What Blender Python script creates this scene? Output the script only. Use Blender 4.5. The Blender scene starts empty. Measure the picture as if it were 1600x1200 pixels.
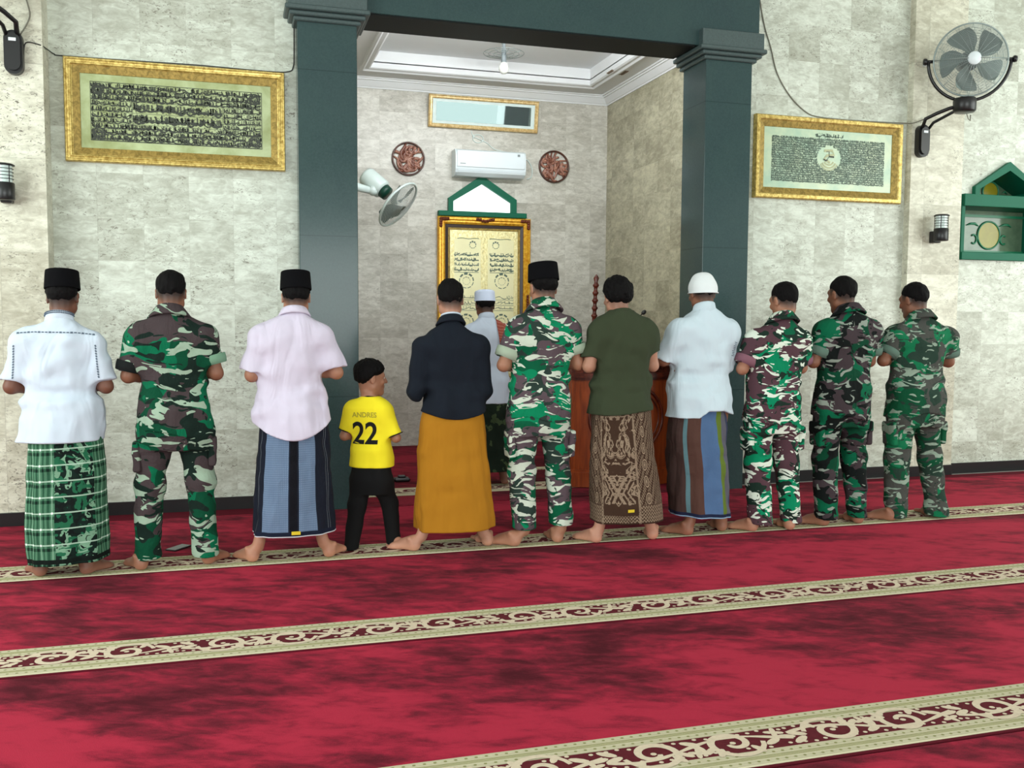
import bpy, math, random
import numpy as np
from mathutils import Vector, Matrix
from mathutils.bvhtree import BVHTree

SC = bpy.context.scene
COL = SC.collection
PI = math.pi

# ------------------------------------------------------------------ camera
cam = bpy.data.cameras.new('camera')
cam.sensor_width = 36.0
cam.lens = 1457.56 * 36.0 / 1600.0
camo = bpy.data.objects.new('camera', cam)
COL.objects.link(camo)
_r = Vector((0.95880098, -0.2840216, 0.00569378))
_u = Vector((0.01449864, 0.06894175, 0.99751533))
_f = Vector((0.28370844, 0.95633612, -0.07021934))
camo.matrix_world = Matrix(((_r.x, _u.x, -_f.x, 0), (_r.y, _u.y, -_f.y, 0), (_r.z, _u.z, -_f.z, 1.42), (0, 0, 0, 1)))
cam.clip_start = 0.05
SC.camera = camo

# ------------------------------------------------------------------ world, light, exposure
SC.view_settings.view_transform = 'Standard'
SC.view_settings.look = 'None'
SC.view_settings.gamma = 1.0
SC.view_settings.exposure = -0.17
SC.view_settings.use_curve_mapping = False

world = bpy.data.worlds.new('daylight')
SC.world = world
world.use_nodes = True
bg = world.node_tree.nodes['Background']
bg.inputs['Color'].default_value = (0.88, 1.0, 0.96, 1)
bg.inputs['Strength'].default_value = 1.9

def area(name, loc, aim, sx, sy, power, color):
    l = bpy.data.lights.new(name, 'AREA')
    l.shape = 'RECTANGLE'
    l.size, l.size_y = sx, sy
    l.energy = power
    l.color = color
    o = bpy.data.objects.new(name, l)
    COL.objects.link(o)
    o.location = loc
    o.rotation_euler = (Vector(aim) - Vector(loc)).to_track_quat('-Z', 'Y').to_euler()
    return o
# daylight entering by the open sides of the hall and by the tall windows behind the photographer
area('daylight_left_opening', (-4.6, 3.2, 2.6), (1.5, 6.0, 1.3), 4.5, 3.4, 260, (0.93, 1.0, 0.97))
area('daylight_right_opening', (9.6, 3.2, 2.6), (3.0, 6.6, 1.3), 4.5, 3.4, 205, (0.96, 1.0, 0.93))
area('daylight_back_window', (1.6, -6.0, 1.75), (2.4, 7.0, 1.9), 6.0, 2.6, 520, (0.95, 1.0, 0.98))
area('niche_fill_light', (2.3, 7.46, 3.78), (2.5, 10.2, 3.35), 2.4, 0.12, 62, (0.95, 0.98, 1.0))  # added fill light without a fixture, brightens the niche from behind the beam

# ------------------------------------------------------------------ scene helpers
def tag(o, label=None, cat=None, group=None, kind=None):
    if label: o['label'] = label
    if cat: o['category'] = cat
    if group: o['group'] = group
    if kind: o['kind'] = kind
    return o

def empty(name, loc, rz=0.0):
    o = bpy.data.objects.new(name, None)
    COL.objects.link(o)
    o.location = loc
    o.rotation_euler = (0, 0, rz)
    o.empty_display_size = 0.1
    return o

def link_mesh(name, me, mats, parent=None):
    for m in (mats if isinstance(mats, (list, tuple)) else [mats]):
        me.materials.append(m)
    o = bpy.data.objects.new(name, me)
    COL.objects.link(o)
    if parent is not None:
        o.parent = parent
    return o

class MB:
    """collects shapes, builds ONE mesh object"""
    def __init__(s):
        s.v = []; s.f = []; s.sm = []; s.mi = []; s.uv = {}
    def add(s, vs, fs, smooth=False, mi=0):
        o = len(s.v)
        s.v += [tuple(p) for p in vs]
        for f in fs:
            s.f.append(tuple(i + o for i in f)); s.sm.append(smooth); s.mi.append(mi)
    def box(s, a, b, mi=0, bev=0.0):
        x0, y0, z0 = [min(a[i], b[i]) for i in range(3)]
        x1, y1, z1 = [max(a[i], b[i]) for i in range(3)]
        if bev <= 0:
            s.add([(x0,y0,z0),(x1,y0,z0),(x1,y1,z0),(x0,y1,z0),(x0,y0,z1),(x1,y0,z1),(x1,y1,z1),(x0,y1,z1)],
                  [(3,2,1,0),(4,5,6,7),(0,1,5,4),(1,2,6,5),(2,3,7,6),(3,0,4,7)], False, mi)
        else:
            b_ = min(bev, (x1-x0)/2.01, (y1-y0)/2.01, (z1-z0)/2.01)
            vs = []; idx = {}
            for ix in (0, 1):
                for iy in (0, 1):
                    for iz in (0, 1):
                        X = (x0, x1)[ix]; Y = (y0, y1)[iy]; Z = (z0, z1)[iz]
                        dx = (1, -1)[ix]*b_; dy = (1, -1)[iy]*b_; dz = (1, -1)[iz]*b_
                        idx[ix,iy,iz] = len(vs)
                        vs += [(X, Y+dy, Z+dz), (X+dx, Y, Z+dz), (X+dx, Y+dy, Z)]
            fs = []
            q = lambda k, c: idx[k] + c
            for ix in (0, 1):
                fs.append([q((ix,0,0),0), q((ix,1,0),0), q((ix,1,1),0), q((ix,0,1),0)])
                fs.append([q((0,ix,0),1), q((1,ix,0),1), q((1,ix,1),1), q((0,ix,1),1)])
                fs.append([q((0,0,ix),2), q((1,0,ix),2), q((1,1,ix),2), q((0,1,ix),2)])
            for i in (0, 1):
                for j in (0, 1):
                    fs.append([q((i,j,0),0), q((i,j,1),0), q((i,j,1),1), q((i,j,0),1)])
                    fs.append([q((i,0,j),0), q((i,1,j),0), q((i,1,j),2), q((i,0,j),2)])
                    fs.append([q((0,i,j),1), q((1,i,j),1), q((1,i,j),2), q((0,i,j),2)])
                    for k in (0, 1):
                        fs.append([q((i,j,k),0), q((i,j,k),1), q((i,j,k),2)])
            c = Vector(((x0+x1)/2, (y0+y1)/2, (z0+z1)/2))
            out = []
            for f in fs:
                P = [Vector(vs[i]) for i in f]
                n = (P[1]-P[0]).cross(P[2]-P[0])
                m = sum(P, Vector())/len(P)
                out.append(f if n.dot(m-c) > 0 else f[::-1])
            s.add(vs, out, False, mi)
    def tube(s, pts, r, n=10, mi=0, closed=False, cap=True, smooth=True):
        P = [Vector(p) for p in pts]
        R = r if isinstance(r, (list, tuple)) else [r]*len(P)
        m = len(P)
        vs = []; fs = []
        ref = None
        for i in range(m):
            a = P[i-1] if (i > 0 or closed) else P[i]
            b = P[(i+1) % m] if (i < m-1 or closed) else P[i]
            t = (b-a)
            t = t.normalized() if t.length > 1e-9 else Vector((0,0,1))
            if ref is None:
                ref = t.orthogonal().normalized()
            ref = (ref - t*ref.dot(t))
            ref = ref.normalized() if ref.length > 1e-6 else t.orthogonal().normalized()
            bn = t.cross(ref)
            for k in range(n):
                an = 2*PI*k/n
                vs.append(P[i] + (ref*math.cos(an) + bn*math.sin(an))*R[i])
        for i in range(m if closed else m-1):
            j = (i+1) % m
            for k in range(n):
                l = (k+1) % n
                fs.append((i*n+k, i*n+l, j*n+l, j*n+k))
        if cap and not closed:
            fs.append(tuple(range(n))[::-1]); fs.append(tuple((m-1)*n+k for k in range(n)))
        s.add(vs, fs, smooth, mi)
    def cyl(s, a, b, r, n=16, mi=0, r2=None, smooth=True):
        s.tube([a, b], [r, r if r2 is None else r2], n, mi, smooth=smooth)
    def lathe(s, prof, o=(0,0,0), axis=(0,0,1), n=24, mi=0, smooth=True, caps=True, sx=1.0, sy=1.0):
        ax = Vector(axis).normalized()
        u = ax.orthogonal().normalized() if abs(ax.z) < .99 else Vector((1,0,0))
        w = ax.cross(u)
        vs = []; fs = []
        for (r, h) in prof:
            for k in range(n):
                an = 2*PI*k/n
                vs.append(Vector(o) + ax*h + (u*math.cos(an)*sx + w*math.sin(an)*sy)*r)
        for i in range(len(prof)-1):
            for k in range(n):
                l = (k+1) % n
                fs.append((i*n+k, i*n+l, (i+1)*n+l, (i+1)*n+k))
        if caps:
            if prof[0][0] > 1e-5: fs.append(tuple(range(n))[::-1])
            if prof[-1][0] > 1e-5: fs.append(tuple((len(prof)-1)*n+k for k in range(n)))
        s.add(vs, fs, smooth, mi)
    def prism(s, poly, y0, y1, mi=0):
        """polygon in x,z extruded along y"""
        n = len(poly)
        vs = [(p[0], y0, p[1]) for p in poly] + [(p[0], y1, p[1]) for p in poly]
        fs = [tuple(range(n)), tuple(range(n, 2*n))[::-1]]
        for i in range(n):
            j = (i+1) % n
            fs.append((j, i, n+i, n+j))
        s.add(vs, fs, False, mi)
    def sweep_rect(s, x0, x1, z0, z1, prof, mi=0):
        """moulding round a rectangle in the xz plane; prof = [(inset, y)]"""
        vs = []; fs = []
        for (d, y) in prof:
            vs += [(x0+d, y, z0+d), (x1-d, y, z0+d), (x1-d, y, z1-d), (x0+d, y, z1-d)]
        for i in range(len(prof)-1):
            for k in range(4):
                l = (k+1) % 4
                fs.append((i*4+k, i*4+l, (i+1)*4+l, (i+1)*4+k))
        s.add(vs, fs, False, mi)
    def sphere(s, c, r, n=16, mi=0, rot=None):
        R = r if isinstance(r, (list, tuple)) else (r, r, r)
        m = max(6, n//2)
        vs = [(0, 0, 1)]; fs = []
        for i in range(1, m):
            t = PI*i/m
            for k in range(n):
                a = 2*PI*k/n
                vs.append((math.sin(t)*math.cos(a), math.sin(t)*math.sin(a), math.cos(t)))
        vs.append((0, 0, -1))
        for k in range(n):
            fs.append((0, 1+k, 1+(k+1) % n))
        for i in range(m-2):
            for k in range(n):
                a = 1+i*n; l = (k+1) % n
                fs.append((a+k, a+n+k, a+n+l, a+l))
        a = 1+(m-2)*n
        for k in range(n):
            fs.append((a+k, len(vs)-1, a+(k+1) % n))
        out = []
        for p in vs:
            q = Vector((p[0]*R[0], p[1]*R[1], p[2]*R[2]))
            if rot is not None: q = rot @ q
            out.append(q + Vector(c))
        s.add(out, fs, True, mi)
    def ribbon(s, pts, w, y, th=0.002, mi=0, plane='xz'):
        """flat raised brush stroke; pts in plane, w = list of half widths"""
        n = len(pts)
        if n < 2: return
        W = w if isinstance(w, (list, tuple)) else [w]*n
        L = []; Rr = []
        for i in range(n):
            a = pts[max(0, i-1)]; b = pts[min(n-1, i+1)]
            dx, dz = b[0]-a[0], b[1]-a[1]
            l = math.hypot(dx, dz) or 1.0
            nx, nz = -dz/l, dx/l
            L.append((pts[i][0]+nx*W[i], pts[i][1]+nz*W[i])); Rr.append((pts[i][0]-nx*W[i], pts[i][1]-nz*W[i]))
        if plane == 'xz':
            vs = [(p[0], y, p[1]) for p in L] + [(p[0], y, p[1]) for p in Rr]
        else:
            vs = [(p[0], p[1], y) for p in L] + [(p[0], p[1], y) for p in Rr]
        fs = [(i, i+1, n+i+1, n+i) for i in range(n-1)]
        if plane == 'xz': fs = [f[::-1] for f in fs]
        else: fs = [f[::-1] for f in fs]
        s.add(vs, fs, False, mi)
    def disc(s, c, rx, ry, y, n=10, mi=0, plane='xz', ang=0.0):
        ca, sa = math.cos(ang), math.sin(ang)
        P = []
        for k in range(n):
            a = 2*PI*k/n
            px, pz = rx*math.cos(a), ry*math.sin(a)
            P.append((c[0]+px*ca-pz*sa, c[1]+px*sa+pz*ca))
        vs = [(p[0], y, p[1]) for p in P] if plane == 'xz' else [(p[0], p[1], y) for p in P]
        s.add(vs, [tuple(range(n))], False, mi)
    def build(s, name, mats, parent=None):
        me = bpy.data.meshes.new(name)
        me.from_pydata([tuple(v) for v in s.v], [], s.f)
        me.polygons.foreach_set('use_smooth', s.sm)
        me.polygons.foreach_set('material_index', s.mi)
        me.update()
        return link_mesh(name, me, mats, parent)

def structure(name, mb, mat):
    o = mb.build(name, mat)
    o['kind'] = 'structure'
    return o

# ------------------------------------------------------------------ node helper
class S:
    def __init__(s, nt, sock): s.nt = nt; s.k = sock
    def _m(s, op, *a, clamp=False):
        n = s.nt.nodes.new('ShaderNodeMath'); n.operation = op; n.use_clamp = clamp
        for i, x in enumerate((s,)+a):
            if isinstance(x, S): s.nt.links.new(x.k, n.inputs[i])
            else: n.inputs[i].default_value = x
        return S(s.nt, n.outputs[0])
    def __add__(s, o): return s._m('ADD', o)
    __radd__ = __add__
    def __sub__(s, o): return s._m('SUBTRACT', o)
    def __rsub__(s, o): return (s*-1.0) + o
    def __mul__(s, o): return s._m('MULTIPLY', o)
    __rmul__ = __mul__
    def __truediv__(s, o): return s._m('DIVIDE', o)
    def gt(s, o): return s._m('GREATER_THAN', o)
    def lt(s, o): return s._m('LESS_THAN', o)
    def abs(s): return s._m('ABSOLUTE')
    def floor(s): return s._m('FLOOR')
    def fract(s): return s._m('FRACT')
    def sin(s): return s._m('SINE')
    def min(s, o): return s._m('MINIMUM', o)
    def max(s, o): return s._m('MAXIMUM', o)
    def pow(s, o): return s._m('POWER', o)
    def pingpong(s, o): return s._m('PINGPONG', o)
    def step(s, a, b):
        n = s.nt.nodes.new('ShaderNodeMapRange'); n.interpolation_type = 'SMOOTHSTEP'
        s.nt.links.new(s.k, n.inputs[0])
        n.inputs[1].default_value = a; n.inputs[2].default_value = b
        return S(s.nt, n.outputs[0])

class NT:
    def __init__(s, name, rough=0.6, spec=0.5, metal=0.0, sheen=0.0):
        s.m = bpy.data.materials.new(name)
        s.m.use_nodes = True
        s.nt = s.m.node_tree
        s.b = s.nt.nodes['Principled BSDF']
        s.b.inputs['Roughness'].default_value = rough
        s.b.inputs['Specular IOR Level'].default_value = spec
        s.b.inputs['Metallic'].default_value = metal
        if sheen:
            s.b.inputs['Sheen Weight'].default_value = sheen
        s._co = None
    def node(s, t): return s.nt.nodes.new(t)
    def lk(s, a, b): s.nt.links.new(a.k if isinstance(a, S) else a, b)
    def obj(s):
        if s._co is None:
            s._co = S(s.nt, s.node('ShaderNodeTexCoord').outputs['Object'])
        return s._co
    def uv(s):
        return S(s.nt, s.node('ShaderNodeTexCoord').outputs['UV'])
    def xyz(s, v=None):
        n = s.node('ShaderNodeSeparateXYZ'); s.lk(v or s.obj(), n.inputs[0])
        return [S(s.nt, o) for o in n.outputs]
    def vec(s, x, y, z):
        n = s.node('ShaderNodeCombineXYZ')
        for i, a in enumerate((x, y, z)):
            if isinstance(a, S): s.lk(a, n.inputs[i])
            else: n.inputs[i].default_value = a
        return S(s.nt, n.outputs[0])
    def vm(s, op, a, b):
        n = s.node('ShaderNodeVectorMath'); n.operation = op
        s.lk(a, n.inputs[0])
        if isinstance(b, S): s.lk(b, n.inputs[1])
        else: n.inputs[1].default_value = b
        return S(s.nt, n.outputs[0])
    def map(s, v, scale=(1,1,1), rot=(0,0,0), loc=(0,0,0)):
        n = s.node('ShaderNodeMapping'); s.lk(v, n.inputs[0])
        n.inputs['Scale'].default_value = scale; n.inputs['Rotation'].default_value = rot; n.inputs['Location'].default_value = loc
        return S(s.nt, n.outputs[0])
    def noise(s, v, scale, detail=3.0, rough=0.5, dist=0.0, color=False):
        n = s.node('ShaderNodeTexNoise'); s.lk(v, n.inputs['Vector'])
        n.inputs['Scale'].default_value = scale; n.inputs['Detail'].default_value = detail
        n.inputs['Roughness'].default_value = rough; n.inputs['Distortion'].default_value = dist
        return S(s.nt, n.outputs['Color' if color else 0])
    def white(s, v, color=False):
        n = s.node('ShaderNodeTexWhiteNoise'); s.lk(v, n.inputs[0])
        return S(s.nt, n.outputs['Color' if color else 'Value'])
    def voro(s, v, scale, feature='F1', out='Distance', rnd=1.0):
        n = s.node('ShaderNodeTexVoronoi'); n.feature = feature; s.lk(v, n.inputs['Vector'])
        n.inputs['Scale'].default_value = scale; n.inputs['Randomness'].default_value = rnd
        return S(s.nt, n.outputs[out])
    def mix(s, f, a, b):
        n = s.node('ShaderNodeMix'); n.data_type = 'RGBA'
        for x, i in ((f, 0), (a, 6), (b, 7)):
            if isinstance(x, S): s.lk(x, n.inputs[i])
            elif i == 0: n.inputs[0].default_value = x
            else: n.inputs[i].default_value = (*x, 1)
        return S(s.nt, n.outputs[2])
    def ramp(s, f, stops, interp='LINEAR'):
        n = s.node('ShaderNodeValToRGB'); s.lk(f, n.inputs[0])
        cr = n.color_ramp; cr.interpolation = interp
        while len(cr.elements) < len(stops): cr.elements.new(0.5)
        for e, (p, c) in zip(cr.elements, stops):
            e.position = p; e.color = (*c, 1)
        return S(s.nt, n.outputs[0])
    def attr(s, name):
        n = s.node('ShaderNodeAttribute'); n.attribute_name = name
        return S(s.nt, n.outputs['Color'])
    def color(s, c):
        if isinstance(c, S): s.lk(c, s.b.inputs['Base Color'])
        else: s.b.inputs['Base Color'].default_value = (*c, 1)
        return s
    def rough(s, r):
        s.lk(r, s.b.inputs['Roughness']); return s
    def bump(s, h, strength=0.3, dist=0.01):
        n = s.node('ShaderNodeBump'); s.lk(h, n.inputs['Height'])
        n.inputs['Strength'].default_value = strength; n.inputs['Distance'].default_value = dist
        s.lk(n.outputs[0], s.b.inputs['Normal']); return s

def L(r, g, b):
    """sRGB 0-255 -> linear"""
    f = lambda c: (c/255)/12.92 if c/255 <= .04045 else ((c/255+.055)/1.055)**2.4
    return (f(r), f(g), f(b))

def plain(name, c, rough=0.6, spec=0.5, metal=0.0, var=0.12, scale=20.0, bump=0.0):
    t = NT(name, rough, spec, metal)
    n = t.noise(t.obj(), scale, 3.0)
    d = tuple(max(0, x*(1-var)) for x in c); e = tuple(min(1, x*(1+var)) for x in c)
    t.color(t.mix(n, d, e))
    if bump: t.bump(n, bump, 0.003)
    return t.m
# ------------------------------------------------------------------ materials of the place
def stone(name, axis, c_lo, c_hi, pit=0.5, tile=0.305, off=0.0, rough=0.32):
    t = NT(name, rough, 0.5)
    x, y, z = t.xyz()
    h = x if axis == 'y' else y
    iu = ((h + off)/tile).floor(); iv = ((z + 0.02)/tile).floor()
    rnd = t.white(t.vec(iu, iv, 3.7)); rnd2 = t.white(t.vec(iv, iu, 9.1))
    shift = t.vec(rnd*17.0, rnd2*13.0, rnd*7.0)
    p = t.vm('ADD', t.obj(), shift)
    ps = t.map(p, (1.0, 1.0, 2.2))
    cloud = t.noise(ps, 3.2, 6.0, 0.62, 0.4)
    vein = t.noise(ps, 11.0, 5.0, 0.65, 0.8)
    grit = t.noise(ps, 42.0, 4.0, 0.7)
    f = (cloud*0.55 + vein*0.68 + rnd*0.15 - 0.27)
    base = t.mix(f.step(0.18, 0.72), c_lo, c_hi)
    pits = t.noise(t.map(p, (1, 1, 1.8)), 30.0, 5.0, 0.72, 1.2)
    zone = t.noise(p, 2.6, 2.0).step(0.44, 0.60)
    pm = pits.step(0.55, 0.63) * (zone*0.75 + rnd2.gt(0.72)*0.6).min(1.0) * pit
    col = t.mix(pm, base, (0.17, 0.155, 0.12))
    col = t.mix((grit - 0.45)*0.5, col, (0.30, 0.28, 0.23))
    fu = ((h + off)/tile).fract(); fv = ((z + 0.02)/tile).fract()
    seam = (fu.lt(0.006) .max(fv.lt(0.006)))*0.35
    col = t.mix(seam, col, (0.25, 0.24, 0.20))
    t.color(col)
    t.rough(grit*0.25 + (rough - 0.1) + pm*0.3)
    t.bump(pits*-1.0*pit + grit*0.4, 0.16, 0.004)
    return t.m

M = {}
M['stone'] = stone('travertine_tiles', 'y', L(170,173,158), L(230,238,226), 0.85)
M['stone_x'] = stone('travertine_tiles_side', 'x', L(170,173,158), L(230,238,226), 0.85)
M['stone_rough'] = stone('travertine_pilaster', 'y', L(174,170,150), L(236,236,218), 1.0, tile=0.62, off=0.25)
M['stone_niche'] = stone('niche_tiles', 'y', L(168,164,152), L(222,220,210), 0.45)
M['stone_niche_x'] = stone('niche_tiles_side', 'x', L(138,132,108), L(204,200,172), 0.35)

def granite(name):
    t = NT(name, 0.13, 0.22)
    x, y, z = t.xyz()
    n = t.noise(t.obj(), 90.0, 4.0, 0.7); c = t.noise(t.obj(), 3.0, 4.0, 0.6, 0.5)
    col = t.mix(n, (0.016, 0.034, 0.038), (0.050, 0.088, 0.094))
    col = t.mix(c*0.5, col, (0.055, 0.10, 0.088))
    seam = ((z + 0.35)/1.18).fract().lt(0.005)
    col = t.mix(seam*0.6, col, (0.015, 0.03, 0.03))
    t.color(col); t.rough(n*0.10 + 0.12)
    return t.m
M['granite'] = granite('dark_green_granite')
M['soffit_shade'] = plain('black_granite_slab', (0.010, 0.012, 0.012), 0.55, 0.12)  # near-black matte colour, the soffit's dark reflection painted in
M['granite_honed'] = plain('honed_granite', (0.055, 0.085, 0.085), 0.45, 0.5, 0, 0.35, 70.0)
M['black_stone'] = plain('black_skirting_stone', (0.006, 0.006, 0.007), 0.35)
M['white_paint'] = plain('white_ceiling_paint', (0.78, 0.80, 0.80), 0.65, 0.3, 0, 0.02, 3.0)
M['ceiling_paint'] = plain('hall_ceiling_paint', (0.70, 0.72, 0.70), 0.8, 0.2, 0, 0.03, 2.0)
M['cement'] = plain('cement_floor', (0.30, 0.29, 0.27), 0.8)

def carpet(name, seed, dark=1.0):
    t = NT(name, 0.95, 0.15, 0, 0.0)
    p = t.map(t.obj(), (1, 1, 1), (0, 0, 0.35), (seed, seed*1.7, 0))
    a = t.noise(t.map(p, (0.8, 1.5, 1)), 0.95, 6.0, 0.60, 0.7)
    b = t.noise(t.map(p, (1.2, 2.8, 1), (0, 0, -0.9)), 4.5, 5.0, 0.65, 0.4)
    g = t.noise(t.obj(), 260.0, 2.0)
    f = (a*0.70 + b*0.42 + (g - 0.5)*0.10)
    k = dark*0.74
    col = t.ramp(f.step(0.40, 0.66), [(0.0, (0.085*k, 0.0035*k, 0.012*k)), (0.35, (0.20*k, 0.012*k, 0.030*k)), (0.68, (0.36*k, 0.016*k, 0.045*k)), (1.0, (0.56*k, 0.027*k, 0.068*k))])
    t.color(col)
    t.bump(g*0.6 + b, 0.35, 0.006)
    t.b.inputs['Sheen Weight'].default_value = 0.03
    t.b.inputs['Sheen Tint'].default_value = (0.9, 0.25, 0.3, 1)
    return t.m
M['cream_weave'] = NT('cream_border_weave', 0.95, 0.15).m
def cream():
    t = NT('cream_border_weave', 0.95, 0.15)
    x, y, z = t.xyz()
    n = t.noise(t.obj(), 120.0, 3.0); c = t.noise(t.obj(), 3.0, 3.0)
    ribs = (y*420.0).sin()*0.5 + 0.5
    col = t.mix(n*0.5 + c*0.4, L(184,178,146), L(216,208,180))
    col = t.mix(ribs*0.18, col, L(140,134,100))
    t.color(col); t.bump(ribs*0.4 + n, 0.3, 0.003)
    return t.m
M['cream_weave'] = cream()
M['cream_motif'] = plain('cream_pile_motif', L(212,196,172), 0.95, 0.15, 0, 0.15, 60.0, 0.3)
M['maroon_band'] = plain('maroon_band_pile', L(92,30,38), 0.95, 0.15, 0, 0.3, 60.0, 0.3)
M['olive_dot'] = plain('olive_dot_weave', L(140,140,92), 0.95, 0.15)
M['maroon_edge'] = plain('maroon_selvedge', L(88,14,30), 0.95, 0.15)

def gold(name, c0, c1, rough=0.38, metal=0.55):
    t = NT(name, rough, 0.5, metal)
    n = t.noise(t.obj(), 35.0, 5.0, 0.65, 0.6)
    t.color(t.mix(n.step(0.3, 0.7), c0, c1)); t.bump(n, 0.25, 0.003)
    return t.m
M['gold'] = gold('gilded_moulding', L(160,130,58), L(230,206,126))
M['gold_flat'] = gold('antique_gold_slip', L(122,102,44), L(176,148,76), 0.5, 0.4)
M['gold_bright'] = gold('bright_gilt_wood', L(214,140,18), L(250,200,70), 0.34, 0.35)
M['pale_gold'] = gold('pale_gold_frame', L(198,160,98), L(244,220,166), 0.4, 0.3)
M['dark_wood'] = plain('dark_brown_wood', (0.028, 0.011, 0.007), 0.35, 0.5, 0, 0.3, 8.0)
M['bronze'] = plain('bronze_carving', L(120,62,40), 0.35, 0.5, 0.4, 0.4, 30.0)

def parchment(name, a, b):
    t = NT(name, 0.22, 0.6)
    n = t.noise(t.obj(), 3.5, 5.0, 0.6, 0.4)
    t.color(t.mix(n.step(0.3, 0.7), a, b))
    return t.m
M['parchment_green'] = parchment('green_gold_parchment', L(150,160,106), L(190,204,158))
M['parchment_mint'] = parchment('pale_mint_parchment', L(168,200,176), L(206,220,186))
M['ink'] = plain('dark_script_ink', L(46,52,40), 0.4, 0.5)
M['ink_grey'] = plain('grey_green_script_ink', L(92,112,98), 0.4, 0.5)
M['ink_pale'] = plain('pale_gilt_script', L(176,180,140), 0.35, 0.5)
M['mirror_glass'] = NT('reflecting_glass_over_print', 0.03, 0.5, 0.85).color((0.42, 0.52, 0.52)).m
M['mat_white'] = plain('white_mount_board', L(216,232,228), 0.6)
def embossed():
    t = NT('embossed_gold_plate', 0.30, 0.6, 0.45)
    p = t.obj()
    n = t.noise(p, 60.0, 4.0, 0.65, 1.5); v = t.voro(p, 38.0)
    c = t.noise(p, 3.0, 3.0)
    t.color(t.mix(n*0.6 + v*0.5, L(214,194,112), L(255,248,200)))
    t.bump(n + v, 0.5, 0.004)
    return t.m
M['gold_plate'] = embossed()
M['gold_smooth'] = plain('smooth_gold_plate', L(255,246,196), 0.25, 0.6, 0.1, 0.06, 10.0)
M['green_paint'] = plain('glossy_green_paint', L(0,98,72), 0.5, 0.25, 0, 0.12, 6.0)
M['deep_green'] = plain('deep_green_paint', L(0,58,44), 0.4)
M['white_plastic'] = plain('white_plastic', L(226,236,240), 0.35, 0.5, 0, 0.03, 5.0)
M['grey_plastic'] = plain('grey_plastic', L(130,140,142), 0.45)
M['black_plastic'] = plain('black_plastic', (0.008, 0.008, 0.009), 0.35)
M['steel'] = plain('zinc_wire', L(150,162,160), 0.35, 0.5, 0.6)
M['blade'] = plain('grey_fan_blade', L(108,122,118), 0.4, 0.5, 0.2)
M['white_metal'] = plain('white_enamel', L(206,220,216), 0.35, 0.5, 0, 0.04, 5.0)
def wood(name, a, b, rough=0.32):
    t = NT(name, rough, 0.5)
    p = t.map(t.obj(), (9, 9, 0.9))
    n = t.noise(p, 2.4, 5.0, 0.6, 1.2)
    t.color(t.mix(n.step(0.3, 0.72), a, b)); t.bump(n, 0.1, 0.002)
    return t.m
M['teak'] = wood('varnished_teak', L(124,50,18), L(168,76,28))
M['teak_dark'] = wood('dark_varnished_teak', L(58,18,10), L(112,44,24))
M['carved'] = wood('carved_mahogany', L(104,54,40), L(186,136,116), 0.28)
M['carved_rim'] = wood('carved_mahogany_rim', L(52,26,18), L(92,50,34), 0.3)
M['cable_grey'] = plain('grey_cable', L(120,118,105), 0.6)
M['cable_black'] = plain('black_cable', (0.02, 0.02, 0.02), 0.5)

def daylit(name, c, s):
    t = NT(name, 0.2)
    t.color(c)
    t.b.inputs['Emission Color'].default_value = (*c, 1)
    t.b.inputs['Emission Strength'].default_value = s
    return t.m
M['day_pane'] = daylit('daylit_frosted_pane', (0.93, 1.0, 0.98), 1.5)
M['glass_tube'] = NT('clear_lantern_glass', 0.05, 0.8).color(L(206,222,218)).m
M['lamp_globe'] = plain('opal_bulb_glass', L(225,228,220), 0.25)

def stained():
    t = NT('stained_glass_pane', 0.12, 0.7)
    n = t.noise(t.obj(), 14.0, 3.0)
    t.color(t.mix(n, L(66,92,72), L(112,134,108)))
    return t.m
M['stained'] = stained()
M['glass_yellow'] = plain('yellow_glass', L(150,140,36), 0.2, 0.5, 0, 0.25, 16.0)
M['glass_green'] = plain('green_leading', L(28,120,84), 0.3)
# ------------------------------------------------------------------ the hall
WY = 7.152           # main wall plane
NB = 10.221          # back of the niche
PFY, PBY = 6.971, 7.374
NX0, NX1 = 0.42, 4.165

b = MB(); b.box((-5.2, -6.6, -0.11), (10.6, 10.5, -0.012)); structure('floor', b, M['cement'])
b = MB(); b.box((-5.2, -6.6, 5.2), (10.6, 7.6, 5.4)); structure('ceiling', b, M['ceiling_paint'])
b = MB()
b.box((-5.2, WY, -0.012), (0.50, WY+0.22, 5.2)); structure('wall_front', b, M['stone'])
# the gabled window on the right stands in a recess of the wall
b = MB()
GX0, GX1, GZ0, GZ1 = 6.45, 7.40, 2.01, 2.50
b.box((4.06, WY, -0.012), (GX0, WY+0.3, 5.2)); b.box((GX1, WY, -0.012), (10.6, WY+0.3, 5.2))
b.box((GX0, WY, -0.012), (GX1, WY+0.3, GZ0)); b.box((GX0, WY, 2.87), (GX1, WY+0.3, 5.2)); b.box((GX0, WY+0.28, GZ0), (GX1, WY+0.3, 2.87))
b.prism([(GX0, GZ1), (6.57, GZ1), (6.57, 2.64), (6.925, 2.87), (GX0, 2.87)], WY, WY+0.29)
b.prism([(GX1, GZ1), (GX1, 2.87), (6.925, 2.87), (7.28, 2.64), (7.28, GZ1)], WY, WY+0.29)
structure('wall_front_right', b, M['stone'])
b = MB(); b.box((0.42, WY+0.2, 4.02), (4.2, WY+0.3, 5.2)); structure('wall_over_niche', b, M['stone'])
b = MB(); b.box((-5.2, -6.6, -0.012), (10.6, -6.4, 1.0)); b.box((-5.2, -6.6, 4.4), (10.6, -6.4, 5.2))
for x in (-5.2, -2.2, 4.0, 7.6): b.box((x, -6.6, 1.0), (x+1.2, -6.4, 4.4))
structure('wall_back', b, M['stone'])
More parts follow.
